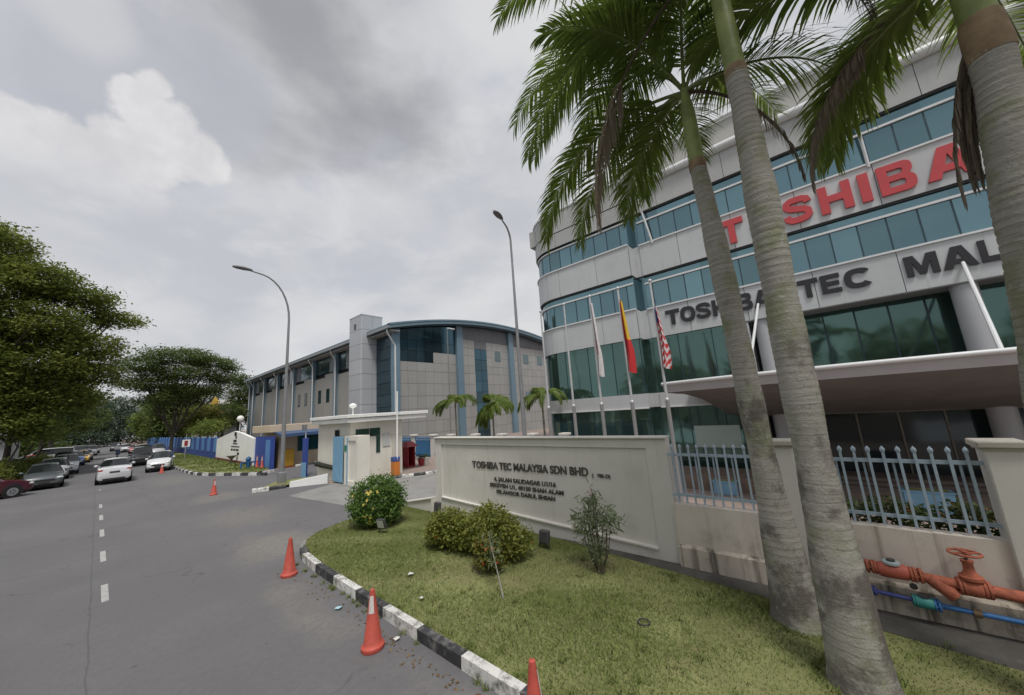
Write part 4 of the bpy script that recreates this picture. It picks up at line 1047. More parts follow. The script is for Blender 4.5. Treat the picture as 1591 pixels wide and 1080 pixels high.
MB().tube([(5.85,48.5,.1),(5.85,48.5,2.6)], .04, 8).build('pole', mat('galv', (.28,.27,.26), .5, .1, 4), sp)
MB().box(5.55,6.15,48.44,48.46,1.35,2.05).build('plate', white_wall, sp); pbox('symbol', redp, sp, 5.72, 5.98, 48.42, 48.438, 1.45, 1.95)

# ================================================================== STREET LAMPS, FLAGS
galv = mat('galvanised', (.27,.275,.285), .5, .08, 4, metal=.4)
def street_lamp(label, base, H, arm, az, lean=0.0, base_z=0.0):
    r = thing('street_lamp', label, 'street lamp', (*base, base_z)); bx, by = base
    d = Vector((math.sin(az), math.cos(az), 0))
    MB().bbox((bx,by,base_z+.3),(.30,.30,.6),.03).build('base', galv, r)
    pts = [(bx,by,base_z+.5)]; rr = [.105]
    hs = H-(2.2 if arm > 1.5 else .7)
    for k in range(1, 6): pts.append((bx,by,base_z+.5+(hs-.5)*k/5)); rr.append(.105-.055*k/5)
    for k in range(1, 9):
        t = k/8*math.pi/2*.92; q = Vector((bx,by,hs))+d*arm*(1-math.cos(t))*.75+Vector((0,0,(H-hs)*math.sin(t))); pts.append(tuple(q)); rr.append(.05-.015*k/8)
    e = Vector(pts[-1]); e2 = e+d*arm*.3+Vector((0,0,.08)); pts.append(tuple(e2)); rr.append(.033)
    MB().tube(pts, rr, 10).build('pole', galv, r, smooth=True)
    b = MB(); a = d; s = Vector((-d.y, d.x, 0))
    prof = [(0,.05,.05),(.12,.10,.08),(.35,.15,.10),(.6,.14,.09),(.78,.07,.05)]
    vs_ = []; n = 10
    for t, w, h in prof:
        for k in range(n):
            an = 2*math.pi*k/n; vs_.append(e2+a*(t-.08)+s*math.cos(an)*w+Vector((0,0,math.sin(an)*h*(1.0 if math.sin(an) > 0 else .7)+.03)))
    b.add(vs_, [(i*n+k,i*n+(k+1)%n,(i+1)*n+(k+1)%n,(i+1)*n+k) for i in range(len(prof)-1) for k in range(n)]+[tuple(range(n-1,-1,-1)), tuple((len(prof)-1)*n+k for k in range(n))])
    hd = b.build('lamp_head', mat('lamp_head', (.16,.16,.165), .5, .05, 3), r, smooth=True)
    return r
street_lamp('tall curved street lamp on the island between the two driveways', (5.94,20.0), 10.35, 1.85, R(270))
street_lamp('tall leaning street lamp rising behind the sign wall', (12.0,9.72), 11.35, .9, R(255), base_z=-1.2)
def yard_lamp(label, x, y, z, H, arm=.9):
    r = thing('yard_lamp', label, 'lamp', (x,y,z))
    MB().tube([(x,y,z),(x,y,z+H)], .04, 8).build('pole', galv, r); MB().bbox((x+arm/2,y,z+H),(arm,.22,.12),.03).build('lamp_head', sill_m, r)
yard_lamp('thin white lamp post standing before the hall windows', 21.7, 26.5, -.1, 11.3)
for i, (x, y, z, H, lb) in enumerate(((9.1,43.5,0,3.75,'white globe lamp rising behind the white sign wall'),(12.1,27.1,0,2.9,'low globe lamp beside the neighbour guardhouse roof'))):
    r = thing('globe_lamp', lb, 'lamp', (x,y,z)); MB().tube([(x,y,z),(x,y,z+H-.25)], .04, 8).build('pole', sill_m, r); MB().sphere((x,y,z+H), .30, 14, 10).build('globe', white_wall, r, smooth=True)

pole_m = mat('flagpole', (.55,.56,.57), .35, .05, 3, metal=.3)
def flag_mat(name, fn):
    return MATS[name]
FX = 13.5
fy = [9.38,8.05,6.72,5.42,4.10]
flag_lb = ['leftmost white flagpole, bare, at the corner of the office','second bare white flagpole from the left before the green glass','flagpole carrying the white flag with a red dot','flagpole carrying the red and yellow flag','rightmost flagpole, carrying the red and white striped flag']
ftop = [7.35,7.38,7.40,7.40,7.33]
for y, lb, zt in zip(fy, flag_lb, ftop):
    zb = -1.3
    r = thing('flagpole', lb, 'flagpole', (FX,y,zb), 'flagpoles before the office')
    MB().tube([(FX,y,zb),(FX,y,2.75)], .075, 10).build('lower_pole', mat('pole_grey', (.24,.24,.24), .5, .05, 3), r)
    MB().tube([(FX,y,2.75),(FX,y,zt)], [.05,.038], 10).build('upper_pole', pole_m, r)
    b = MB(); b.sphere((FX,y,2.78), .085, 10, 8); b.build('collar', pole_m, r, smooth=True); MB().sphere((FX,y,zt+.05), .075, 10, 8).build('finial', pole_m, r, smooth=True)
fr, fw, fyel, fb_ = mat('cloth_red', (.52,.03,.035), .85, .08, 8), mat('cloth_white', (.62,.61,.61), .85, .05, 8), mat('cloth_yellow', (.65,.42,.03), .85, .08, 8), mat('cloth_blue', (.03,.05,.22), .85, .08, 8)
def limp_flag(name, label, y, ztop, zbot, wid, paint, seed):
    """cloth hanging in soft vertical folds; paint(u, v) gives the material slot of each face"""
    g = random.Random(seed); nu, nv = 26, 40; vs_ = []
    for j in range(nv+1):
        v = j/nv; z = ztop-(ztop-zbot)*v; spread = wid*(.25+.75*math.sin(min(1, v*1.25)*math.pi/2)**1.3)*(1-.25*max(0,v-.7)/.3)
        for i in range(nu+1):
            u = i/nu; fold = math.sin(u*13+seed+v*2.2)*.075*(.4+v*.7)+math.sin(u*7+v*5)*.03
            vs_.append((FX-.05-fold-.03*u, y-.05-spread*u*(.75+.25*math.cos(u*9+v*3)), z-.10*math.sin(u*math.pi*.5)*(1-v)-.12*u*v))
    fs_ = [(j*(nu+1)+i,j*(nu+1)+i+1,(j+1)*(nu+1)+i+1,(j+1)*(nu+1)+i) for j in range(nv) for i in range(nu)]
    o = MB().add(vs_, fs_).build(name, None, None, label=label, cat='flag')
    for m_ in (fr, fw, fyel, fb_): o.data.materials.append(m_)
    for j in range(nv):
        for i in range(nu): o.data.polygons[j*nu+i].material_index = paint((i+.5)/nu, (j+.5)/nv)
    shade(o, 80); return o
limp_flag('flag', 'limp white flag with a red dot on its pole', 6.72, 7.2, 4.0, .34, lambda u, v: 0 if (u-.5)**2*.25+(v-.62)**2 < .012 else 1, 1)
limp_flag('flag', 'limp red and yellow flag hanging on its pole', 5.42, 6.95, 4.0, .40, lambda u, v: (2 if (.18 < v < .55 and u > .35) or (v < .2 and u > .7) else 0), 2)
limp_flag('flag', 'limp red and white striped flag with blue corner', 4.10, 6.35, 4.0, .40, lambda u, v: 3 if (v < .28 and u < .45) else (0 if int((v*1.0+u*.42)*17) % 2 else 1), 3)

# ================================================================== PALMS
bark_a = mat('palm_bark', (.235,.225,.20), .9, .12, 2.5, bump=.5, bscale=45, dirt=(.115,.105,.085), dirt_amt=.7, dirt_scale=2.0, spec=.15)
def bark_mat(name, tone, low):
    """grey ringed bark, greener and stained towards the foot by age-old algae blotches"""
    m, t = _m(name); N = t.nodes.new; K = t.links.new
    o = N('ShaderNodeOutputMaterial'); p = N('ShaderNodeBsdfPrincipled'); K(p.outputs[0], o.inputs[0]); p.inputs['Roughness'].default_value = .92; p.inputs['Specular IOR Level'].default_value = .15
    g = N('ShaderNodeNewGeometry'); sp_ = N('ShaderNodeSeparateXYZ'); K(g.outputs['Position'], sp_.inputs[0])
    def nz(s, d, vec=None, r=.6):
        n = N('ShaderNodeTexNoise'); K(vec or g.outputs['Position'], n.inputs['Vector']); n.inputs['Scale'].default_value = s; n.inputs['Detail'].default_value = d; n.inputs['Roughness'].default_value = r; return n.outputs[0]
    mp = N('ShaderNodeMapping'); K(g.outputs['Position'], mp.inputs[0]); mp.inputs['Scale'].default_value = (.8,.8,30)
    def mr(f, a, b, lo=0., hi=1.):
        n = N('ShaderNodeMapRange'); n.interpolation_type = 'SMOOTHSTEP'; K(f, n.inputs[0]); n.inputs[1].default_value = a; n.inputs[2].default_value = b; n.inputs[3].default_value = lo; n.inputs[4].default_value = hi; return n.outputs[0]
    def mix(f, a, b):
        n = N('ShaderNodeMix'); n.data_type = 'RGBA'; K(f, n.inputs[0])
        for i, q in ((6,a),(7,b)):
            if isinstance(q, tuple): n.inputs[i].default_value = (*q,1)
            else: K(q, n.inputs[i])
        return n.outputs[2]
    c = mix(mr(nz(1.0,4,mp.outputs[0]), .35, .65), tuple(x*.90 for x in tone), tuple(x*1.07 for x in tone))
    c = mix(mr(nz(2.2,7), .46, .66, 0, .75), c, (.20,.215,.12))
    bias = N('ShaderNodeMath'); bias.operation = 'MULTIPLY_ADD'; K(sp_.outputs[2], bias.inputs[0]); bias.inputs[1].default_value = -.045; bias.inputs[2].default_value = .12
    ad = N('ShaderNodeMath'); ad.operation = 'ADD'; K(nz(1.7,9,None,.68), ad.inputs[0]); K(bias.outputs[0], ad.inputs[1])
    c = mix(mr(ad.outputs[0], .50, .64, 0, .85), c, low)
    c = mix(mr(nz(26,3), .60, .70, 0, .5), c, tuple(x*.45 for x in tone))
    c = mix(mr(nz(6,7,None,.7), .58, .70, 0, .7), c, (.43,.43,.40))
    rz = N('ShaderNodeMath'); rz.operation = 'MULTIPLY_ADD'; K(nz(1.3,3), rz.inputs[0]); rz.inputs[1].default_value = 1.6
    rm_ = N('ShaderNodeMath'); rm_.operation = 'MULTIPLY'; K(sp_.outputs[2], rm_.inputs[0]); rm_.inputs[1].default_value = 12.5; K(rm_.outputs[0], rz.inputs[2])
    fr_ = N('ShaderNodeMath'); fr_.operation = 'FRACT'; K(rz.outputs[0], fr_.inputs[0])
    ln_ = N('ShaderNodeMath'); ln_.operation = 'MULTIPLY'; K(mr(fr_.outputs[0], .20, .06, 0, 1), ln_.inputs[0]); K(mr(nz(5,4), .35, .6, .1, .6), ln_.inputs[1])
    c = mix(ln_.outputs[0], c, tuple(x*.35 for x in tone))
    K(c, p.inputs['Base Color'])
    b = N('ShaderNodeBump'); K(nz(38,5), b.inputs['Height']); b.inputs['Strength'].default_value = .5; b.inputs['Distance'].default_value = .02; K(b.outputs[0], p.inputs['Normal'])
    return m
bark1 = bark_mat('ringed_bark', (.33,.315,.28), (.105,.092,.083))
shaft_m = mat('crownshaft', (.17,.22,.06), .5, .15, 3, c2=(.26,.30,.10), streak=(.28,.27,.12))
shaft_old = mat('crownshaft_brown', (.20,.13,.075), .8, .2, 4, c2=(.28,.20,.12), bump=.3, bscale=30)
frond_m = leaf_mat('palm_leaf', (.045,.095,.016), (.22,.29,.06), .5, .42)
frond_d = leaf_mat('palm_leaf_dead', (.10,.08,.058), (.27,.225,.17), .25, .8)
rach_m = mat('rachis', (.12,.15,.04), .5, .1, 5)
def frond_geo(base, az, e0, length, droop, g, lmax=.62, nl=64, width=.038, twist=0.0, dead=False, curl=1.35, hang=.55, tmin=.13):
    """returns rachis points and leaflet quads (n,4,3) with tints"""
    n = 26; p = Vector(base); pts = [p.copy()]; d_h = Vector((math.sin(az), math.cos(az), 0)); tang = []
    for i in range(n):
        t = (i+.5)/n; el = e0-(e0+droop)*t**curl; az2 = az+twist*t
        d = Vector((math.sin(az2)*math.cos(el), math.cos(az2)*math.cos(el), math.sin(el))); tang.append(d); p = p+d*length/n; pts.append(p.copy())
    tang.append(tang[-1]); Q = []; T = []
    ft = g.random()*.35
    for i in range(nl):
        t = tmin+(1-tmin)*(i+.5)/nl; x = t*n; k = min(int(x), n-1); q = pts[k].lerp(pts[k+1], x-k); d = tang[k]
        side = d.cross(Vector((0,0,1)))
        if side.length < .05: side = Vector((math.cos(az), -math.sin(az), 0))
        side.normalize(); up = side.cross(d).normalized()
        Ls = lmax*(math.sin(min(1,(t-.05)/.45)*math.pi/2)**.7)*(1-.62*max(0,(t-.45)/.55)**1.6)
        al = R(68)-R(38)*t
        for s in (-1, 1):
            if g.random() < (.10 if dead else .02): continue
            l = Ls*(.85+.3*g.random()); a2 = al+g.normal()*.07
            dr = (d*math.cos(a2)+side*(s*math.sin(a2))+up*(.18+g.normal()*.10)).normalized()
            w = width*(.8+.4*g.random())*(.6 if dead else 1)
            pp = [q]; dd = dr.copy(); segs = 4
            for m_ in range(segs):
                dd = (dd+Vector((0,0,-1))*(hang*(.16+.20*m_)*(1.9 if dead else 1)*(.8+.4*g.random()))).normalized(); pp.append(pp[-1]+dd*l/segs)
            wd = dr.cross(up); 
            if wd.length < .05: wd = d
            wd = (d*.8+up*.45*s*g.uniform(.2,1.0)).normalized()
            ws_ = [.35,1,.95,.6,.05]
            tn = ft+.25+.4*g.random()
            for m_ in range(segs):
                a_, b_ = wd*w*.5*ws_[m_], wd*w*.5*ws_[m_+1]
                Q.append([pp[m_]-a_, pp[m_]+a_, pp[m_+1]+b_, pp[m_+1]-b_]); T.append(tn)
    return pts, np.array([[list(v) for v in q] for q in Q]), np.array(T)
def palm(label, base, r0, rm, rt, zt, zs, fronds, seed, group, shaft=.15, old=.3, z0=0.0, mk=None, nring=None, lean=(0,0)):
    x, y = base; g = np.random.default_rng(seed)
    root = thing('palm_tree', label, 'palm', (x,y,z0), group)
    n = nring or int((zt-z0)/.02); pts = []; rad = []; nx = g.normal()*.02; 
    ring = 0; nextr = 0
    for i in range(n+1):
        t = i/n; z = z0-.1+(zt-z0+.1)*t
        r = (r0+(rm-r0)*min(1,t/.32)**.55) if t < .32 else (rm if t < .7 else rm+(rt-rm)*((t-.70)/.30)**1.3)
        wob = .006*math.sin(z*3.1+seed)+.004*math.sin(z*7.7)
        if nring is None:
            ph = (z*12.5+.5*math.sin(z*2.1)) % 1.0; wob += -.0055*(1 if ph < .26 else 0)*min(1, max(.1, t*1.5)); wob += .05*max(0, 1-(z-z0)/.22)**2
        pts.append((x+lean[0]*t+.02*math.sin(z*.9+seed), y+lean[1]*t+.02*math.cos(z*.7+seed), z)); rad.append(r+wob)
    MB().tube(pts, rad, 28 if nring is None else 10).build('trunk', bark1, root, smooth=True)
    tx, ty, _ = pts[-1]
    MB().tube([(tx,ty,zt-.05),(tx,ty,zt+.05),(tx,ty,zt+old),(tx,ty,zt+old+.04)], [rt*1.02,rt*1.06,rt*.98,rt*.9], 20).build('leaf_base', shaft_old, root, smooth=True)
    k = 8; MB().tube([(tx,ty,zt+.02+(zs-zt)*i/k) for i in range(k+1)], [max(shaft*.55, rt*.98+(shaft-rt)*(i/k)**.6*1.05-(.0 if i < 6 else .02*(i-5))) for i in range(k+1)], 20).build('crownshaft', shaft_m, root, smooth=True)
    for f in fronds:
        az, e0, ln, dp = f[:4]; opt = f[4] if len(f) > 4 else {}
        dz = opt.pop('dz', 0.0) if opt else 0.0; opt = dict(opt)
        p_, Q, T_ = frond_geo((tx,ty,zs-.12+dz), R(az), R(e0), ln, R(dp), g, **opt)
        dead = opt.get('dead', False)
        o = quads('frond', Q, T_, frond_d if dead else frond_m, root)
        MB().tube(p_, [max(.006, .03*(1-i/len(p_))) for i in range(len(p_))], 6).build('leaf_stalk', frond_d if dead else rach_m, o)
    return root
big = dict(lmax=.80, nl=84, width=.044)
dead = lambda **k: dict(dict(dead=True, lmax=.48, nl=120, width=.05, hang=1.5, curl=.7, tmin=.3), **k)
A_f = [(9,38,4.4,38,dict(big,lmax=.9,hang=.85)),(19,40,4.3,50,dict(big,lmax=.9,hang=.85)),(27,30,4.0,62,dict(big,lmax=.85,hang=.8)),(14,34,4.4,62,dict(big)),(2,22,4.0,74,dict(big)),(34,18,3.2,80,dict(big)),(85,55,3.3,35,dict(big)),(120,55,3.2,35,dict(big)),(163,10,3.2,85,dict(big)),(145,40,3.2,55,dict(big)),
       (200,50,3.4,45,dict(big)),(240,45,3.5,50,dict(big)),(285,45,3.5,50,dict(big)),(340,55,3.6,45,dict(big)),(25,65,3.5,40,dict(big)),(150,68,3.3,30,dict(big)),
       (6,12,4.0,90,dead(lmax=.6,curl=.55,tmin=.42)),(150,12,2.6,89,dead())]
B_f = [(9,26,4.15,84,dict(lmax=.85,nl=120,width=.05)),(18,14,3.5,86,dict(big)),(28,-5,2.3,87,dict(big)),(50,25,2.4,74,dict(big)),(85,45,2.6,50,dict(big)),(120,45,2.6,50,dict(big)),(168,12,2.5,87,dict(big)),
       (200,55,2.6,40,dict(big)),(250,60,2.6,35,dict(big)),(310,60,2.8,35,dict(big)),(20,70,3.0,30,dict(big)),(158,-10,2.5,89,dead(lmax=.3))]
C_f = [(22,-8,2.0,88,dict(big)),(48,10,2.1,88,dict(big)),(0,55,2.8,35,dict(big)),(80,45,2.8,50,dict(big)),(115,30,3.0,60,dict(big)),(150,25,3.0,65,dict(big)),(200,35,3.0,55,dict(big)),(250,45,3.0,45,dict(big)),(320,55,3.0,40,dict(big)),
       (14,10,2.4,89,dead(lmax=.38)),(60,-55,1.7,89,dead(lmax=.26,dz=-.6)),(10,-60,1.8,89,dead(lmax=.26,dz=-.7)),(35,-65,1.5,89,dead(lmax=.24,dz=-.8))]
palm('nearest tall palm with a scarred grey trunk at the lawn edge', (4.82,.09), .29,.162,.118, 6.72, 8.75, A_f, 11, 'tall palms on the lawn', .10, .10)
palm('second tall palm standing just left of the nearest trunk', (5.78,.56), .32,.152,.118, 6.35, 7.85, B_f, 12, 'tall palms on the lawn', .10, .10, lean=(0,.24))
palm('rightmost tall palm with brown leaf bases under its crown', (5.25,-1.34), .30,.178,.145, 5.85, 7.05, C_f, 13, 'tall palms on the lawn', .115, .35, lean=(0,-.48))
small = dict(lmax=.62, nl=46, width=.085, hang=.8)
def small_palm(label, x, y, z, H, seed, n=15, L_=2.3, lo=5, hi=62):
    g = random.Random(seed); fr_ = [(360*i*.382+g.uniform(-12,12), lo+(hi-lo)*((i*.618)%1), L_*g.uniform(.85,1.1), g.uniform(78,89), dict(small)) for i in range(n)]
    return palm(label, (x,y), .10,.065,.06, z+H-.35, z+H, fr_, seed, 'small palms in the yard', .07, .05, z0=z, nring=20)
small_palm('small arching palm left of the yard fence before the hall', 19.6, 23.2, -.1, 4.1, 21)
small_palm('small palm half hidden at the office corner', 18.6, 13.4, -.6, 4.3, 22, 11, 2.0)
small_palm('bushy palm clump right of the small palm', 20.4, 19.6, -.1, 3.7, 23, 46, 2.1, -45, 78)

# ================================================================== SHRUBS ON THE LAWN
shrub_l = leaf_mat('shrub_leaf', (.03,.065,.015), (.12,.18,.04))
def bush(name, label, cat, x, y, z, ells, n, size, lm, seed, flowers=None, stems=7, sig=.06, per=12, shell=.55, asp=.55, stem_r=.012, zb=.4, core=True):
    g = np.random.default_rng(seed); r = thing(name, label, cat, (x,y,z))
    E = [((x+c[0],y+c[1],z+c[2]), q) for c, q in ells]
    P, T_ = clump_points(E, n, g, per, sig, .8, shell); P = P[P[:,2] > z+.02]; T_ = T_[:len(P)]
    if stems >= 6 and name in ('shrub', 'bush') and size < .1:
        for i in range(26 if name == 'shrub' else 14):
            c, q = E[g.integers(len(E))]; u = g.normal(size=3); u[2] = abs(u[2])+.35; u /= np.linalg.norm(u); k_ = 16
            tt = (.8+(.42 if name == 'shrub' else .2)*g.random(k_))[:,None]; Q = np.array(c)+u*np.array(q)*tt+g.normal(size=(k_,3))*.014; P = np.concatenate([P, Q]); T_ = np.concatenate([T_, .4+.6*g.random(k_)])
    quads('foliage', leaf_quads(P, g, size, zb, asp), T_, lm, r)
    b = MB()
    for i in range(stems):
        c, q = E[i%len(E)]; e = np.array(c)+g.normal(size=3)*np.array(q)*.45
        b.tube([(x+g.normal()*.03+(c[0]-x)*.12,y+g.normal()*.03+(c[1]-y)*.12,z-.03),((x+e[0])/2+(c[0]-x)*.2,(y+e[1])/2+(c[1]-y)*.2,(z+e[2])/2),tuple(e)], [stem_r*1.3,stem_r,stem_r*.5], 6)
    b.build('stems', mat('shrub_wood', (.11,.085,.06), .9, .2, 10), r)
    if flowers:
        fm, k, fs, front = flowers
        for i in range(k):
            c, q = E[g.integers(len(E))]; u = g.normal(size=3); u[0] -= front; u[1] -= front*.3; u /= np.linalg.norm(u); p = np.array(c)+u*np.array(q)*1.12
            b = MB(); n_ = Vector(u); a = n_.orthogonal().normalized(); d = n_.cross(a)
            for j in range(5):
                t0 = 2*math.pi*j/5+g.random(); e1 = a*math.cos(t0)+d*math.sin(t0); e2 = a*math.cos(t0+.9)+d*math.sin(t0+.9); em = (e1+e2).normalized()
                pv = Vector(p); b.add([pv, pv+e1*fs*.6+n_*fs*.3, pv+em*fs*1.1+n_*fs*.35, pv+e2*fs*.6+n_*fs*.3], [(0,1,2,3)])
            b.build('flower', fm, r)
    return r
yel = mat('petal_yellow', (.72,.58,.14), .6, .1, 20); org = mat('petal_orange', (.62,.13,.04), .6, .15, 20); pink = mat('petal_pink', (.6,.2,.2), .6, .15, 20)
# dense round bush
bush('bush', 'round clipped bush dotted with yellow flowers at the lawn corner', 'bush', 5.0, 9.25, lz(5.0), [((0,0,.62),(.66,.66,.58)),((0,0,.45),(.58,.58,.42))], 15000, .07, leaf_mat('round_leaf', (.045,.105,.024), (.19,.30,.07), .4), 31, (yel, 26, .042, .9), 9, .06, 14, .62)
bush('shrub', 'broad leafy shrub with a few orange flowers in the middle of the lawn', 'shrub', 5.15, 5.35, lz(5.15), [((0,-.2,.48),(.42,.55,.32)),((-.05,.35,.36),(.38,.42,.3)),((.1,-.6,.34),(.35,.35,.26)),((.2,.05,.6),(.3,.4,.24))], 11000, .062, leaf_mat('hibiscus_leaf', (.075,.105,.018), (.33,.345,.07), .45), 32, (org, 10, .03, .6), 12, .07, 9, .5)
bush('shrub', 'smaller yellow green shrub left of the broad one', 'shrub', 5.0, 6.25, lz(5.0), [((0,0,.42),(.36,.42,.30)),((.0,.2,.25),(.34,.36,.2))], 6000, .06, leaf_mat('hibiscus_leaf', (.075,.105,.018), (.33,.345,.07), .45), 33, (org, 5, .04, .6), 8, .07, 9, .5)
bush('shrub', 'low shrub with orange blooms in front of the broad one', 'shrub', 4.62, 4.72, lz(4.62), [((0,0,.26),(.22,.26,.2)),((.05,.12,.38),(.16,.18,.14))], 1500, .065, leaf_mat('flame_leaf', (.05,.07,.012), (.22,.20,.035)), 34, (org, 14, .032, .6), 6, .05, 8, .5)
bush('oleander', 'upright narrow leaved oleander before the sign wall', 'shrub', 5.62, 3.15, lz(5.62), [((0,.05,.85),(.20,.26,.38)),((0,-.28,.85),(.14,.15,.25)),((0,.32,.72),(.13,.14,.24)),((0,0,.42),(.12,.14,.18)),((0,.0,1.18),(.06,.06,.22)),((0,0,.28),(.09,.10,.14))], 1500, .125, leaf_mat('oleander_leaf', (.075,.115,.055), (.26,.31,.17), .4), 35, (pink, 4, .03, .5), 14, .06, 7, .2, .16, .011, .1)
# straggly leaning sapling
r = thing('sapling', 'thin grey sapling leaning over the lawn in front of the shrubs', 'sapling', (4.06,3.9,.1))
pts = [(4.06,3.9,.08),(4.12,4.0,.22),(4.2,4.15,.42),(4.28,4.32,.66),(4.34,4.42,.85)]
MB().tube(pts, [.014,.012,.010,.008,.004], 6).build('stem', mat('pale_wood', (.26,.25,.22), .9, .1, 8), r)
P = np.array([np.array(pts[2])+(np.array(pts[4])-np.array(pts[2]))*rng.random() for _ in range(150)])+rng.normal(size=(150,3))*.07
quads('foliage', leaf_quads(P, rng, .09, .2, .2), rng.random(150), leaf_mat('oleander_leaf', (.075,.115,.055), (.26,.31,.17), .4), r)
# hedge with orange flowers inside the fence, on a raised bed
MB().box(6.83,7.75,-5,2.1,-1.3,.70).build('raised_bed', cream_dirty, None, label='raised planting bed behind the boundary railings', cat='planter')
def hedge(label, y0, y1, seed):
    g = np.random.default_rng(seed); r = thing('hedge', label, 'hedge', (7.25,(y0+y1)/2,.7))
    P = np.column_stack([7.25+.27*(2*g.random(7000)-1), y0+(y1-y0)*g.random(7000), .72+.48*g.random(7000)**.8]); P[:,2] += .05*np.sin(P[:,1]*9)
    quads('foliage', leaf_quads(P, g, .075, .5, .5), g.random(7000), leaf_mat('hedge_leaf', (.02,.045,.010), (.10,.13,.03)), r)
    for i in range(26):
        p = Vector((7.25+g.uniform(-.28,.05), g.uniform(y0,y1), 1.16+g.uniform(-.06,.06))); b = MB()
        for j in range(7): 
            q = p+Vector(g.normal(size=3)*.025); b.add([q+Vector((-.014,0,0)), q+Vector((0,.014,.006)), q+Vector((.014,0,0)), q+Vector((0,-.014,-.006))], [(0,1,2,3)])
        b.build('flower_head', org, r)
hedge('clipped hedge with orange flowers behind the right railings', -3.2, .25, 41)
# dry leaf litter and scraps by the kerb
for i, (x, y, s, m_, lb) in enumerate(((2.62,6.0,.055,mat('paper_blue', (.35,.55,.62), .7, .1, 9),'crumpled pale blue paper scrap on the road by the kerb'),(2.73,4.55,.055,mat('paper_white', (.6,.6,.57), .7, .1, 9),'white litter scrap behind the front cone'),(3.72,5.75,.05,MATS['paper_white'],'small white scrap lying on the lawn'),(3.35,4.9,.04,MATS['paper_white'],'tiny white scrap on the lawn near the kerb'))):
    b = MB(); g = random.Random(i); z = .012 if x < 2.85 else .14
    P_ = [(x+s*math.cos(a)*g.uniform(.6,1.2), y+s*math.sin(a)*g.uniform(.6,1.3), z+g.uniform(0,.025)) for a in (0,1,2,3,4,5)]
    b.add(P_+[(x,y,z+.03)], [(k,(k+1)%6,6) for k in range(6)]); b.build('litter', m_, None, label=lb, cat='litter')
g = np.random.default_rng(5); n = 260
P = np.column_stack([2.74-.10*np.abs(g.normal(size=n)), -1+9.6*g.random(n), np.full(n, .006)])
quads('dry_leaves', leaf_quads(P, g, .05, 6, .5), g.random(n), leaf_mat('dry_leaf', (.10,.06,.03), (.24,.16,.08), .1, .9), label='dry leaves gathered in the gutter along the kerb', kind='stuff')
ring_b = MB(); ring_b.tube([(4.6+.07*math.cos(a), 2.05+.07*math.sin(a), .115) for a in np.linspace(0,6.283,17)], .008, 6, False)
ring_b.build('rubber_ring', shadow_gap, None, label='small dark rubber ring lying on the lawn', cat='ring')

# garden floodlights
flm = mat('flood_dark', (.06,.06,.063), .5, .08, 5)
def flood(label, x, y, rz, tilt=.25, lens=None):
    z_ = lz(x); r = thing('floodlight', label, 'floodlight', (x,y,z_))
    c, s = math.cos(rz), math.sin(rz)
    def tr(p): return (x+p[0]*c-p[1]*s, y+p[0]*s+p[1]*c, z_+p[2])
    b = MB(); k = len(b.v); b.bbox((0,0,.22),(.10,.22,.24),.015); b.v = [tr((p[0]+(p[2]-.1)*tilt, p[1], p[2])) for p in b.v]; b.build('housing', flm, r)
    b = MB(); b.box(-.058,-.052,-.09,.09,.13,.31); b.v = [tr((p[0]+(p[2]-.1)*tilt, p[1], p[2])) for p in b.v]; b.build('lens', lens or flm, r)
    b = MB(); b.tube([(0,-.12,.2),(0,-.12,0),(0,.12,0),(0,.12,.2)], .012, 6); b.v = [tr(p) for p in b.v]; b.build('bracket', flm, r)
flood('dark floodlight at the foot of the sign wall left end', 6.42, 8.55, 0, .1)
flood('grey floodlight with pale lens in front of the round bush', 4.72, 8.45, R(20), -.35, mat('lens_pale', (.45,.45,.44), .4, .05, 4))
flood('dark floodlight between the shrubs and the oleander', 6.0, 4.55, 0, .15)

# ================================================================== WATER PIPES ON THE WALL
pr = thing('water_main', 'rusty red water main with meter and handwheel valve on the wall', 'pipe', (6.42,-.8,.1))
XP = 6.45
MB().tube([(XP,.30,.60),(XP,-.18,.575)], .048, 14).build('pipe', rust_red, pr, smooth=True)
def flange(y, z, r=.085, t=.03, m=rust_red, parent=pr, X=XP):
    b = MB(); b.lathe([(r*.95,-t/2),(r,-t/2+.004),(r,t/2-.004),(r*.95,t/2)], (X,y,z), 18, 'y')
    for k in range(6):
        a = 2*math.pi*k/6; b.lathe([(.011,-t*.9),(.011,t*.9)], (X+.72*r*math.cos(a),y,z+.72*r*math.sin(a)), 6, 'y')
    b.build('flange', m, parent)
for y in (-.155,-.20,-.225): flange(y, .575, .078, .022)
MB().lathe([(.06,-.14),(.082,-.11),(.086,0),(.082,.11),(.06,.14)], (XP,-.375,.565), 18, 'y').build('meter_body', mat('meter_red', (.46,.11,.07), .55, .1, 8, dirt=(.3,.07,.05), dirt_amt=.4), pr, smooth=True)
b = MB(); b.lathe([(.075,.64),(.08,.645),(.08,.668),(.072,.675)], (XP,-.375,0), 18); b.build('meter_dial', mat('dial_pale', (.42,.50,.52), .4, .08, 8), pr)
b = MB(); b.lathe([(.04,.675),(.04,.695),(.025,.70)], (XP,-.375,0), 12); b.build('meter_lid', flm, pr)
for y in (-.525,-.555,-.60): flange(y, .56, .082, .024)
MB().tube([(XP,-.55,.555),(XP,-.90,.53)], .052, 14).build('pipe', rust_red, pr, smooth=True)
b = MB(); b.tube([(XP,-.66,.55),(XP-.02,-.80,.44),(XP-.02,-.83,.415)], [.06,.075,.078], 14); b.build('strainer', rust_red, pr, smooth=True)
for y in (-.885,-.915,-1.06,-1.09): flange(y, .525, .09, .026)
MB().lathe([(.07,-.08),(.088,-.05),(.092,0),(.088,.05),(.07,.08)], (XP,-.985,.525), 18, 'y').build('valve_body', rust_red, pr, smooth=True)
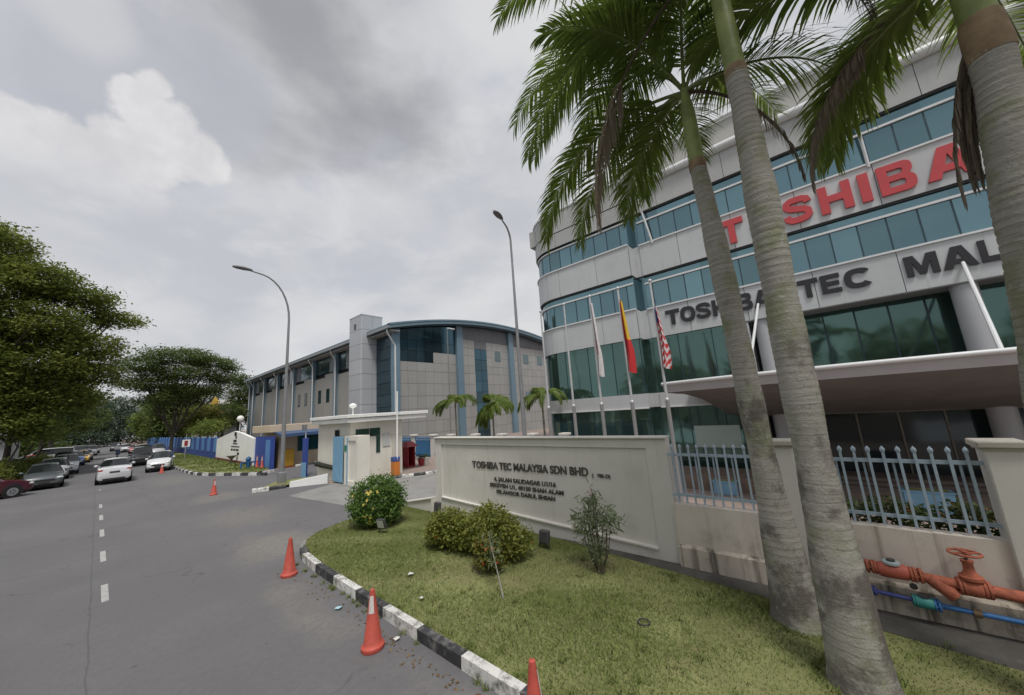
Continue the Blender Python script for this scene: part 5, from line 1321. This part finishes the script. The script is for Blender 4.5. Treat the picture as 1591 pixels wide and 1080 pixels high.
b = MB(); b.lathe([(.075,.60),(.095,.615),(.095,.645),(.07,.65),(.045,.70),(.04,.77),(.05,.79),(.05,.81)], (XP,-.985,0), 16); b.build('bonnet', rust_red, pr, smooth=True)
b = MB(); b.lathe([(.016,.80),(.016,.895)], (XP,-.985,0), 8); o = b.build('stem', flm, pr)
b = MB(); ring_ = [(XP+.12*math.cos(a), -.985+.12*math.sin(a), .88) for a in np.linspace(0, 2*math.pi, 25)]; b.tube(ring_, .013, 8, False)
for k in range(4): a = k*math.pi/2+.4; b.tube([(XP,-.985,.88),(XP+.12*math.cos(a),-.985+.12*math.sin(a),.88)], .010, 6)
b.lathe([(.03,.868),(.03,.90)], (XP,-.985,0), 10); b.build('handwheel', rust_red, pr, smooth=True)
MB().tube([(XP,-1.05,.525),(XP,-1.5,.50),(XP,-2.6,.46)], [.058,.062,.062], 14).build('pipe', rust_red, pr, smooth=True)
for y in (.1,-1.7): pbox('bracket', flm, pr, 6.40, 6.60, y-.02, y+.02, .42, .47)
pb = thing('water_pipe', 'thin blue water pipe with a teal meter below the red main', 'pipe', (6.44,-.8,.1))
blu = mat('pipe_blue', (.045,.17,.42), .5, .1, 8, dirt=(.06,.10,.22), dirt_amt=.5, dirt_scale=8); teal = mat('meter_teal', (.05,.26,.25), .5, .12, 10)
XB = 6.47
MB().tube([(XB,-.16,.285),(XB,-.50,.27)], .024, 10).build('pipe', mat('pipe_violet', (.07,.09,.30), .5, .1, 8), pb, smooth=True)
for y in (-.15,-.175): flange(y, .287, .055, .018, mat('pipe_violet', (.07,.09,.3)), pb, XB)
MB().lathe([(.05,-.085),(.064,-.06),(.066,0),(.064,.06),(.05,.085)], (XB,-.585,.265), 16, 'y').build('meter_body', teal, pb, smooth=True)
for y in (-.495,-.515): flange(y, .268, .068, .016, teal, pb, XB)
for y in (-.66,-.69): flange(y, .262, .068, .018, blu, pb, XB)
b = MB(); b.lathe([(.05,.325),(.05,.345)], (XB,-.585,0), 14); b.build('meter_dial', flm, pb); b = MB(); b.lathe([(.035,0),(.035,.01)], (XB-.01,-.52,.42), 12, 'x'); b.build('meter_lid', flm, pb)
MB().tube([(XB,-.69,.262),(XB,-2.6,.25)], .027, 10).build('pipe', blu, pb, smooth=True)
b = MB(); b.lathe([(.04,-.03),(.04,.03)], (XB,-.965,.262), 12, 'y'); b.build('clamp', shaft_old, pb); MB().box(XB-.02,6.6,-.985,-.955,.22,.25).build('bracket', flm, pb)

# ================================================================== TRAFFIC CONES
cone_m = mat('cone_orange', (.50,.085,.06), .65, .12, 6, dirt=(.30,.07,.05), dirt_amt=.75, dirt_scale=7, obj=True, streak=(.33,.10,.08))
refl_w = mat('cone_white', (.62,.58,.56), .4, .06, 8, dirt=(.35,.2,.18), dirt_amt=.5, dirt_scale=14, obj=True)
cone = thing('traffic_cone', '', 'cone', (0,0,0))
b = MB(); b.lathe([(.135,0),(.14,.012),(.14,.045),(.118,.065),(.108,.08),(.030,.645),(.029,.66),(.022,.665)], (0,0,0), 20); b.build('body', cone_m, cone, smooth=True)
def r_at(z): return .108+(.030-.108)*(z-.08)/.565
b = MB(); n_ = 8
vs_ = []
for z in (.41,.60):
    for k in range(n_): a = -2.9+k*.16; vs_.append(((r_at(z)+.003)*math.cos(a), (r_at(z)+.003)*math.sin(a), z))
b.add(vs_, [(k,k+1,n_+k+1,n_+k) for k in range(n_-1)]); b.build('reflective_strip', refl_w, cone)
cones = [((2.47,4.67),0,'near orange cone with a white strip beside the kerb'),((2.60,8.08),2.2,'orange cone at the far end of the black and white kerb'),((3.55,20.7),1.1,'lone orange cone at the driveway mouth'),
         ((3.25,36.6),.5,'small orange cone right before the white hatchback'),((2.62,2.22),1.5,'cone whose tip alone shows at the bottom edge')]
for i, (p, rz, lb) in enumerate(cones):
    if i == 0: c = cone; c.location = (*p,0); c['label'] = lb
    else: c = copy_tree(cone, (*p, 0), rz, lb)
    c['group'] = 'orange cones along the road'; c.rotation_euler.x = .02*(i%3-1)
for p, lb in (((7.15,29.05),'slim red cone beside the blue hydrant'),((7.2,28.15),'slim red cone before the short blue wall panel')):
    c = copy_tree(cone, (*p,.16), .3, lb); c.scale = (.8,.8,1.15); c['group'] = 'slim red cones by the hydrant'

# ================================================================== CARS
tyre_m = mat('tyre', (.018,.018,.018), .9, .1, 6, obj=True); rim_m = mat('rim', (.42,.43,.44), .35, .05, 6, metal=.6, obj=True)
cg = mat('car_glass', (.012,.015,.017), .06, .1, 2, spec=.6, obj=True)
trim_m = mat('car_trim', (.02,.02,.021), .6, .1, 5, obj=True); lamp_r = mat('tail_red', (.30,.012,.015), .25, .1, 6, obj=True); lamp_w = mat('head_lamp', (.55,.56,.57), .15, .05, 6, obj=True)
plate_k = mat('plate_black', (.05,.05,.05), .4, .1, 9, obj=True)
def paint(name, c): return mat('paint_'+name, c, .28, .02, 1, spec=.5, coat=.6, obj=True)
KIND = {
 'sedan': dict(L=4.4, st=[(-2.2,.42,.66,.68,.80,.80),(-2.15,.28,.88,.92,.90,.86),(-1.95,.24,.95,.99,.95,.88),(-1.45,.22,.97,1.03,.98,.87),(-.70,.2,.95,1.40,1.0,.66),(-.1,.2,.93,1.46,1.0,.67),(.45,.2,.92,1.39,1.0,.66),(1.15,.2,.90,.97,.99,.86),(1.7,.22,.80,.88,.96,.84),(2.08,.28,.66,.74,.90,.80),(2.2,.36,.56,.58,.80,.76)], rg=(-1.45,-.70), ws=(.45,1.15), wh=(-1.32,1.36)),
 'hatch': dict(L=4.0, st=[(-2.0,.42,.70,.72,.84,.80),(-1.96,.28,.95,1.0,.92,.84),(-1.82,.22,1.0,1.10,.96,.80),(-1.45,.2,1.0,1.44,1.0,.70),(-.6,.2,.97,1.53,1.0,.70),(.15,.2,.95,1.48,1.0,.68),(1.15,.2,.92,1.0,.99,.86),(1.6,.22,.82,.90,.96,.84),(1.9,.28,.68,.76,.90,.80),(2.0,.36,.56,.60,.80,.76)], rg=(-1.82,-1.45), ws=(.15,1.15), wh=(-1.25,1.25)),
 'mpv': dict(L=4.3, st=[(-2.15,.42,.75,.78,.86,.84),(-2.12,.28,1.0,1.06,.94,.86),(-2.05,.22,1.05,1.2,.97,.84),(-1.85,.2,1.05,1.62,1.0,.78),(-.6,.2,1.02,1.70,1.0,.78),(.35,.2,1.0,1.64,1.0,.76),(1.15,.2,.97,1.07,.99,.88),(1.75,.22,.86,.96,.97,.86),(2.05,.28,.72,.82,.92,.82),(2.15,.36,.58,.64,.82,.78)], rg=(-2.05,-1.85), ws=(.35,1.15), wh=(-1.3,1.35)),
 'van': dict(L=4.4, st=[(-2.2,.42,.8,.84,.90,.88),(-2.18,.28,1.05,1.3,.96,.86),(-2.1,.22,1.08,1.82,.98,.84),(-.6,.2,1.05,1.88,1.0,.84),(.9,.2,1.03,1.84,1.0,.82),(1.55,.2,1.0,1.2,.99,.86),(1.95,.24,.85,1.0,.95,.86),(2.15,.3,.7,.8,.9,.84),(2.2,.36,.6,.66,.84,.8)], rg=(-2.18,-2.1), ws=(.9,1.55), wh=(-1.3,1.4)),
}
def car(kind, pm, label, x, y, az, W=1.5, s=1.0, group='cars parked and driving along the road', detail=True, plate=True):
    K = KIND[kind]; st = K['st']; r = thing('car', label, 'car', (0,0,0), group)
    ys_ = []
    for a, b_ in zip(st[:-1], st[1:]):
        n = 1 if b_[0]-a[0] < .12 else 3
        for k in range(n): ys_.append(a[0]+(b_[0]-a[0])*k/n)
    ys_.append(st[-1][0]); A = np.array(st)
    S = [[y_]+[float(np.interp(y_, A[:,0], A[:,j])) for j in range(1,6)] for y_ in ys_]
    # smooth the roof line slightly
    rings = []
    for y_, zb, zl, zt, wb, wt in S:
        w = W/2; h = [(0,zb),(.85*wb*w,zb),(wb*w*.985,zb+.10),(wb*w,zb+(zl-zb)*.55),(.975*wb*w,zl),(wt*w,max(zl+.01,zt-.05)),(wt*w*.82,max(zl+.02,zt)),(0,max(zl+.03,zt+.02))]
        rings.append([(x_,y_,z_) for x_,z_ in h]+[(-x_,y_,z_) for x_,z_ in h[-2:0:-1]])
    n = len(rings[0]); V = [p for q in rings for p in q]; F = {'body':[], 'windscreen':[], 'rear_window':[], 'side_window':[]}
    def rg_of(i):
        yc = (S[i][0]+S[i+1][0])/2; return yc
    for i in range(len(rings)-1):
        yc = rg_of(i)
        for k in range(n):
            key = 'body'; kk = k if k < 7 else n-1-k
            if kk in (5,6) and K['ws'][0] < yc < K['ws'][1]: key = 'windscreen'
            elif kk in (5,6) and K['rg'][0] < yc < K['rg'][1]: key = 'rear_window'
            elif kk == 4 and K['rg'][0]+.25 < yc < K['ws'][1]-.12 and S[i][3]-S[i][2] > .12: key = 'side_window'
            F[key].append((i*n+k, i*n+(k+1)%n, (i+1)*n+(k+1)%n, (i+1)*n+k))
    F['body'] += [tuple(range(n)), tuple((len(rings)-1)*n+k for k in range(n-1,-1,-1))]
    for key, fl in F.items():
        if not fl: continue
        used = sorted({i for f in fl for i in f}); mp = {j:i for i, j in enumerate(used)}
        b = MB(); b.add([V[j] for j in used], [tuple(mp[j] for j in f) for f in fl])
        b.build(key, pm if key == 'body' else cg, r, smooth=True)
    fy_, ry_ = st[-1][0], st[0][0]
    for yw in K['wh']:
        for sx in (-1, 1):
            xw = sx*(W/2-.085)
            b = MB(); b.lathe([(.2,-.09),(.30,-.095),(.315,-.07),(.315,.07),(.30,.095),(.2,.09)], (xw,yw,.315), 18, 'x'); t_ = b.build('wheel', tyre_m, r, smooth=True)
            b = MB(); b.lathe([(.205,-.097*1),(.205,.097)], (xw,yw,.315), 16, 'x'); b.build('rim', rim_m, t_)
            if detail:
                b = MB()
                for k in range(5):
                    a = 2*math.pi*k/5; b.box(xw+sx*.098-.003, xw+sx*.098+.003, yw+.09*math.cos(a)-.028, yw+.09*math.cos(a)+.028, .315+.09*math.sin(a)-.028, .315+.09*math.sin(a)+.028)
                b.build('rim_gap', trim_m, t_)
                b = MB(); b.lathe([(.375,-.004),(.375,.004)], (sx*(W/2*.992),yw,.33), 20, 'x'); b.build('wheel_arch', trim_m, r)
    zl_f = float(np.interp(fy_-.15, A[:,0], A[:,2])); zl_r = float(np.interp(ry_+.1, A[:,0], A[:,2]))
    for sx in (-1, 1):
        MB().sphere((sx*W*.36, fy_-.16, zl_f-.04), 1, 10, 8, (W*.115,.16,.075)).build('headlight', lamp_w, r, smooth=True)
        MB().sphere((sx*W*.375, ry_+.10, zl_r-.06), 1, 10, 8, (W*.10,.09,.075 if kind != 'van' else .16)).build('tail_light', lamp_r, r, smooth=True)
        MB().sphere((sx*(W/2+.07), .62 if kind != 'van' else 1.05, 1.0), 1, 8, 6, (.10,.06,.075)).build('mirror', pm, r, smooth=True)
    MB().box(-W*.26,W*.26,fy_-.02,fy_+.02,.50,.60).build('grille', trim_m, r); MB().bbox((0,fy_-.06,.34),(W*.72,.14,.12),.03).build('lower_grille', trim_m, r)
    if plate:
        MB().box(-.21,.21,ry_-.012,ry_+.03,.62 if kind == 'hatch' else .66,.76).build('number_plate', plate_k, r); MB().box(-.2,.2,fy_-.0,fy_+.03,.40,.50).build('number_plate', plate_k, r)
    MB().bbox((0,ry_+.06,.33),(W*.62,.12,.10),.03).build('rear_skirt', trim_m, r)
    MB().box(-W*.40,W*.40,ry_+.25,fy_-.25,.14,.30).build('underbody', trim_m, r)
    r.location = (x,y,0); r.rotation_euler.z = -R(az); r.scale = (s,s,s)
    return r
white_c, silver_c, grey_c, maroon_c = paint('white', (.66,.67,.69)), paint('silver', (.36,.37,.38)), paint('grey', (.085,.097,.105)), paint('maroon', (.085,.014,.022))
blue_c, yellow_c, black_c, redc = paint('blue', (.04,.13,.34)), paint('yellow', (.55,.33,.03)), paint('black', (.022,.022,.025)), paint('red', (.32,.02,.02))
dblue_c = paint('navy', (.03,.045,.09))
car('sedan', white_c, 'white sedan driving away down the middle of the road', .92, 35.3, 1, 1.5)
car('hatch', white_c, 'white hatchback parked on the right facing the camera behind a cone', 3.45, 40.0, 189, 1.42, .96)
car('mpv', black_c, 'dark people carrier parked behind the white hatchback', 3.0, 50.6, 184, 1.5)
car('sedan', maroon_c, 'maroon sedan at the left edge parked across the verge', -4.25, 32.9, 58, 1.6)
car('sedan', grey_c, 'dark grey sedan parked on the left facing the camera', -2.0, 37.6, 176, 1.55)
car('hatch', silver_c, 'silver hatchback parked behind the dark grey sedan', -1.95, 44.2, 178, 1.55)
car('mpv', white_c, 'white people carrier third in the left parked row', -1.55, 49.6, 178, 1.5, .95)
car('mpv', dblue_c, 'dark blue people carrier in the left row before the blue car', -1.9, 56.5, 178, 1.5, 1.0)
car('hatch', blue_c, 'bright blue hatchback in the left parked row', -1.45, 62.5, 178, 1.5)
car('hatch', yellow_c, 'small yellow hatchback in the left parked row', -1.05, 68.5, 178, 1.4, .95)
car('sedan', silver_c, 'silver sedan beyond the yellow hatchback on the left', -.95, 75.5, 178, 1.5, group='cars in the far left row')
car('van', white_c, 'tall white van far down the left row', -1.6, 84, 178, 1.6, group='cars in the far left row')
car('mpv', white_c, 'white people carrier beyond the tall white van', -.6, 93, 178, 1.5, group='cars in the far left row')
car('sedan', black_c, 'black sedan farthest down the left row', -.3, 104, 178, 1.5, group='cars in the far left row')
car('mpv', silver_c, 'silver people carrier behind the dark one on the right', 3.6, 62.5, 182, 1.5, group='cars in the far right row')
car('hatch', white_c, 'white hatchback under the spreading tree on the right verge', 5.3, 66.0, 186, 1.45, group='cars in the far right row')
car('sedan', redc, 'red sedan far along the right side', 4.2, 85, 182, 1.5, group='cars in the far right row')
car('sedan', white_c, 'white sedan beyond the red one on the right', 3.4, 95, 182, 1.5, group='cars in the far right row')
car('mpv', black_c, 'black people carrier farthest along the right row', 2.6, 108, 182, 1.5, group='cars in the far right row')
car('sedan', redc, 'red sedan in the parking area behind the left trees', -4.6, 66, 250, 1.55, group='cars in the left parking area')
car('sedan', white_c, 'white sedan in the parking area behind the left trees', -5.6, 60, 245, 1.55, group='cars in the left parking area')
car('van', white_c, 'white van at the back of the left parking area', -4.2, 80, 260, 1.6, group='cars in the left parking area')
car('hatch', blue_c, 'blue hatchback between the thin trunks on the left', -6.0, 53, 248, 1.5, group='cars in the left parking area')
# scooter and rider far down the road
mc = thing('scooter', 'distant scooter coming along the middle of the road', 'scooter', (2.0,74,0))
for yy in (73.4,74.6): MB().lathe([(.2,-.05),(.27,-.05),(.27,.05),(.2,.05)], (2.0,yy,.27), 14, 'x').build('wheel', tyre_m, mc)
b = MB(); b.bbox((2.0,74.25,.55),(.3,1.0,.3),.08); b.bbox((2.0,73.55,.75),(.42,.14,.7),.05); b.tube([(1.68,73.6,1.1),(2.32,73.6,1.1)], .03, 6); b.build('body', dblue_c, mc)
def skin_person(name, label, joints, edges, rad, m, cat='person'):
    me = bpy.data.meshes.new(name); me.from_pydata(joints, edges, []); o = bpy.data.objects.new(name, me); col.objects.link(o)
    md = o.modifiers.new('skin', 'SKIN'); 
    for i, v in enumerate(me.skin_vertices[0].data): v.radius = (rad[i], rad[i]); v.use_root = (i == 0)
    o.modifiers.new('sub', 'SUBSURF').levels = 1; me.materials.append(m); tag(o, label, cat); return o
rx, ry = 2.0, 74.35
J = [(rx,ry,.80),(rx,ry,1.08),(rx,ry-.02,1.35),(rx,ry-.03,1.48),(rx,ry-.05,1.62),(rx-.2,ry-.03,1.36),(rx-.28,ry-.25,1.15),(rx-.28,ry-.65,1.12),(rx+.2,ry-.03,1.36),(rx+.28,ry-.25,1.15),(rx+.28,ry-.65,1.12),(rx-.14,ry-.05,.76),(rx-.18,ry-.45,.72),(rx-.15,ry-.42,.32),(rx+.14,ry-.05,.76),(rx+.18,ry-.45,.72),(rx+.15,ry-.42,.32)]
E_ = [(0,1),(1,2),(2,3),(3,4),(2,5),(5,6),(6,7),(2,8),(8,9),(9,10),(0,11),(11,12),(12,13),(0,14),(14,15),(15,16)]
skin_person('person', 'distant rider in pale shirt on the scooter', J, E_, [.15,.15,.16,.07,.10,.08,.06,.045,.08,.06,.045,.10,.085,.06,.10,.085,.06], mat('pale_cloth', (.5,.5,.5), .9, .05, 5))
h_ = MB().sphere((rx,ry-.05,1.68), .14, 12, 8).build('helmet', white_wall, bpy.data.objects['person']) if False else MB().sphere((rx,ry-.05,1.68), .14, 12, 8)
WP[bpy.data.objects['person']] = Vector((0,0,0)); h_.build('helmet', white_wall, bpy.data.objects['person'], smooth=True)

# ================================================================== TREES
wood = mat('tree_bark', (.075,.062,.05), .95, .25, 5, bump=.4, bscale=25)
def tree(label, base, H, trunk_r, fork, ells, n, size, lm, seed, z0=0.0, per=34, sig=.45, flat=.45, shell=.35, group='roadside trees', asp=.5, zb=.8, lean=(0,0), name='broadleaf_tree'):
    x, y = base; g = np.random.default_rng(seed); r = thing(name, label, 'tree', (x,y,z0), group)
    E = [((x+c[0],y+c[1],z0+c[2]), q) for c, q in ells]
    P, T_ = clump_points(E, n, g, per, sig, flat, shell)
    quads('crown', leaf_quads(P, g, size, zb, asp), T_, lm, r)
    fx, fy_ = x+lean[0], y+lean[1]
    b = MB(); b.tube([(x,y,z0-.1),(x+lean[0]*.3,y+lean[1]*.3,z0+fork*.4),(fx,fy_,z0+fork)], [trunk_r*1.25,trunk_r,trunk_r*.8], 10)
    for c, q in E:
        m1 = (np.array((fx,fy_,z0+fork))*.55+np.array(c)*.45)+g.normal(size=3)*.25
        b.tube([(fx,fy_,z0+fork-.1),tuple(m1),c], [trunk_r*.6,trunk_r*.38,trunk_r*.16], 7)
        for k in range(3):
            e = np.array(c)+g.normal(size=3)*np.array(q)*.5; b.tube([tuple(m1),tuple((m1+e)/2+g.normal(size=3)*.2),tuple(e)], [trunk_r*.26,trunk_r*.16,trunk_r*.06], 5)
    b.build('trunk', wood, r)
    return r
lf_rain = leaf_mat('rain_tree_leaf', (.06,.10,.018), (.27,.295,.065), .45, .6)
lf_dark = leaf_mat('dark_leaf', (.05,.085,.026), (.18,.225,.065), .45, .6)
lf_mid = leaf_mat('mid_leaf', (.07,.115,.025), (.26,.31,.07), .45, .6)
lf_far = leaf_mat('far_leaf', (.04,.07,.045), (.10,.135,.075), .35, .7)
# the big spreading tree at the left edge: tiers of flattened foliage
tree('big spreading tree with tiered foliage at the left edge', (-6.2,46), 19, .42, 4.5,
     [((0,0,18.0),(1.6,2.4,1.5)),((-2.0,1,19.4),(2.0,2.4,1.3)),((1.8,0,15.9),(2.4,3,1.0)),((4.0,0,14.6),(2.3,2.6,.9)),((6.0,1,13.3),(1.9,2.2,.6)),((-.5,-1,14.2),(3.2,3.2,1.5)),((2.3,-1,11.9),(3.0,3,1.3)),((4.4,0,10.4),(2.6,2.6,1.2)),((-1,-1,10.6),(3.5,3,1.7)),((2.6,-1,8.6),(3.2,2.6,1.3)),((5.2,1,8.3),(2.2,2,1.1)),((-3.5,0,13),(3,3,2.2)),((-3,0,7.5),(3,3,1.9)),((0,-1,6.6),(3.2,2.8,1.4)),((3.8,0,6.2),(2.6,2.4,1.1)),((1.0,-1,4.4),(2.8,2.4,.9))],
     150000, .24, lf_rain, 51, per=42, sig=.40, flat=.55)
tree('leafy tree behind the left parked row', (-5.2,56), 10, .22, 3.0, [((0,0,7.6),(3.0,3,1.8)),((2.5,0,6.2),(2.4,2.6,1.4)),((-2,0,6),(2.6,2.6,1.6)),((1.5,-1,4.4),(2.4,2.2,1.1))], 17000, .30, lf_dark, 52)
tree('light green tree leaning over the left row', (-4.4,72), 10, .2, 2.8, [((0,0,6.6),(2.8,3,1.6)),((1.8,0,8.2),(2.4,2.6,1.3)),((2.2,0,4.6),(2.0,2.2,1.0))], 13000, .30, lf_mid, 53)
tree('dark tree farther along the left side', (-4.6,90), 13, .25, 4, [((0,0,9),(4,4,3)),((2.5,0,6.5),(3,3,2)),((-2,0,12),(3,3,2.2))], 14000, .36, lf_dark, 54)
tree('spreading umbrella tree on the right verge', (6.3,64), 15, .19, 2.6,
     [((0,0,12.9),(3.8,3.6,1.0)),((3.4,0,12.2),(2.6,3,.85)),((-3.6,0,11.6),(2.5,3,1.0)),((.4,0,10.6),(4.4,3.6,1.05)),((4.3,0,9.9),(1.7,2.4,.7)),((-2.8,0,9.2),(3.0,3,.95)),((1.8,0,8.4),(3.4,3,.8)),((-1.2,0,7.2),(2.6,2.4,.6)),((5.2,0,11.4),(1.3,1.6,.4))],
     52000, .24, lf_dark, 55, per=36, sig=.42, flat=.5)
tree('yellow green bushy tree behind the blue wall', (10.2,72), 8, .15, 2.4, [((0,0,5.4),(2.4,2.2,1.3)),((1.5,0,4.0),(1.8,2,1.0)),((-1.6,0,4.4),(1.6,2,1.0))], 8000, .28, leaf_mat('yellow_leaf', (.05,.075,.010), (.20,.21,.035)), 56, group='trees behind the blue wall')
tree('dark round tree behind the blue wall', (13.2,74), 9, .2, 2.5, [((0,0,5.0),(2.8,2.6,2.2)),((-2,0,3.6),(2,2,1.4))], 9000, .30, lf_dark, 57, group='trees behind the blue wall')
tree('tall slender dark tree beside the hall end', (16.4,80), 13, .2, 3, [((0,0,9.5),(2.2,2.2,2.6)),((.5,0,6),(2.8,2.6,2.2)),((-.4,0,12),(1.3,1.3,1.2))], 11000, .32, lf_dark, 58, group='trees behind the blue wall')
tree('second tall tree at the end of the hall', (20.3,88), 14, .2, 3, [((0,0,10.6),(2.8,2.4,2.4)),((.3,0,6),(3,2.6,2.6))], 9000, .34, lf_far, 59, group='trees behind the blue wall')
tree('low shrubby tree just behind the blue wall', (8.9,58), 5, .1, 1.6, [((0,0,3.0),(1.5,2.4,.9)),((.6,2,3.4),(1.2,1.6,.9))], 5000, .24, lf_mid, 60, group='trees behind the blue wall')
k = 0
far_lb = ['left of the road end','second left of the road end','closing the road end on the left','closing the road end in the middle','closing the road end on the right','right of the road end','behind the umbrella tree','far right beyond the umbrella tree','farthest at the very end of the road','far left behind the long shed','at the left edge behind the long shed']
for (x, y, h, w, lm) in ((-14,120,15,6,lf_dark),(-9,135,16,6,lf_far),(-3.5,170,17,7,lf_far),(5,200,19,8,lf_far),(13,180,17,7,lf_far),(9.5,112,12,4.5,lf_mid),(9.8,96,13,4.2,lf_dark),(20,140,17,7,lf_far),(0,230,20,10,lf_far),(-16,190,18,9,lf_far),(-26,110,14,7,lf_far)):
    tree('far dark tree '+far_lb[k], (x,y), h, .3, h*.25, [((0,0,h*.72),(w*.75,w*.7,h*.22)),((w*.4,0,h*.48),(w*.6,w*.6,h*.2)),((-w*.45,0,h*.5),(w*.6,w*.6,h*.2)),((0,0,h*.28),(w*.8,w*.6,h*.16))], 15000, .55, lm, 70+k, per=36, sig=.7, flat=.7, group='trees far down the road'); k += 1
for i_, (x, y, w, h) in enumerate(((-22,150,14,6),(-8,165,12,5.5),(10,175,12,6),(24,160,12,6),(1,260,24,10),(-12,118,9,4.5),(-26,85,8,4))):
    tree('low dense thicket '+['left of the far bend','under the far left trees','under the far right trees','right of the far bend','across the very end of the road','behind the left parking cars','at the back of the left parking area'][i_], (x,y), h, .15, h*.2, [((-w*.5,0,h*.45),(w*.4,3,h*.42)),((0,0,h*.5),(w*.45,3,h*.48)),((w*.5,0,h*.45),(w*.4,3,h*.42))], 7000, .6, lf_far if i_ != 5 else lf_dark, 140+i_, per=30, sig=.7, flat=.8, shell=.2, group='thickets far down the road')
# undergrowth along the left verge
sl = ['nearest dark shrub behind the maroon sedan','leafy shrub behind the dark grey sedan','shrub between the thin left trunks','yellowish shrub behind the silver hatchback','far shrub along the left verge']
for i, (x, y, h) in enumerate(((-4.9,37.0,1.5),(-4.6,41.5,1.7),(-4.4,47,1.6),(-4.0,53,1.5),(-3.6,60,1.5))):
    bush('shrub', sl[i], 'shrub', x, y, 0, [((0,0,h*.5),(.9,1.6,h*.5)),((.3,1,h*.4),(.7,1.2,h*.4))], 3200, .20, lf_mid if i%2 == 0 else leaf_mat('yellow_leaf', (.05,.075,.010), (.20,.21,.035)), 90+i, None, 6, .16, 12, .5, .5, .03)
for i, (x, y, lean) in enumerate(((-4.35,45,.6),(-4.2,49.5,.8),(-4.0,58,.7))):
    tree(['thin leaning sapling tree by the left row, nearest','thin leaning sapling tree by the left row, second','thin leaning sapling tree by the left row, farthest'][i], (x,y), 5, .07, 2.6, [((.6,0,4.4),(1.3,1.4,.8)),((1.2,0,3.6),(1.0,1.2,.6))], 3000, .24, lf_mid, 100+i, lean=(lean,0))
# trees across the road, beside and behind the camera: they show in the office glazing
for i, (x, y, h) in enumerate(((-12,4,9),(-13,-8,10),(-12,16,9),(-14,-20,10))):
    tree('roadside tree across the road, '+['opposite the flagpoles','opposite the entrance canopy','opposite the driveway gate','farthest back along the verge'][i], (x,y), h, .3, h*.28, [((0,0,h*.72),(3.8,4.6,h*.2)),((0,3,h*.5),(3.2,3.4,h*.18)),((0,-3,h*.52),(3.2,3.4,h*.18))], 5000, .55, lf_mid, 120+i, per=30, sig=.7, flat=.5, group='trees across the road')

# ================================================================== DISTANT BUILDINGS
db = thing('shophouse', 'far pale building with a yellow gable and red roof edge behind the trees', 'building', (15,105,0))
MB().box(14.0,17.6,104,112,0,7.4).build('wall', white_wall, db); MB().box(17.6,22,104,112,0,8.6).build('side_wall', mat('slate_wall', (.07,.075,.09), .8, .1, 1), db)
b = MB(); b.prism([(14.8,7.0),(17.6,7.0),(17.6,9.2),(16.8,10.4),(16.2,9.0)], 103.8, 104.2, 'y'); b.build('gable', mat('gable_yellow', (.55,.36,.06), .7, .1, 1), db)
MB().box(13.8,19,103.3,104,6.4,7.0).build('roof_edge', mat('roof_red', (.50,.10,.05), .7, .1, 1), db); MB().box(17.4,22.4,103.6,112.4,8.6,9.6).build('parapet', white_wall, db)
lbd = thing('shed', 'long low pale shed behind the left parking area', 'building', (-18,95,0))
MB().box(-34,-9,95,110,0,4.2).build('wall', mat('shed_wall', (.36,.37,.38), .8, .08, .5), lbd); b = MB(); b.prism([(94,4.2),(111,4.2),(102,6.4)], -34.5, -8.5, 'x'); b.build('roof', mat('shed_roof', (.25,.28,.31), .6, .08, .6), lbd)
for i in range(5): pbox('window', g_dark, lbd, -32+4.6*i, -29.5+4.6*i, 94.94, 95.0, 1.4, 2.8)
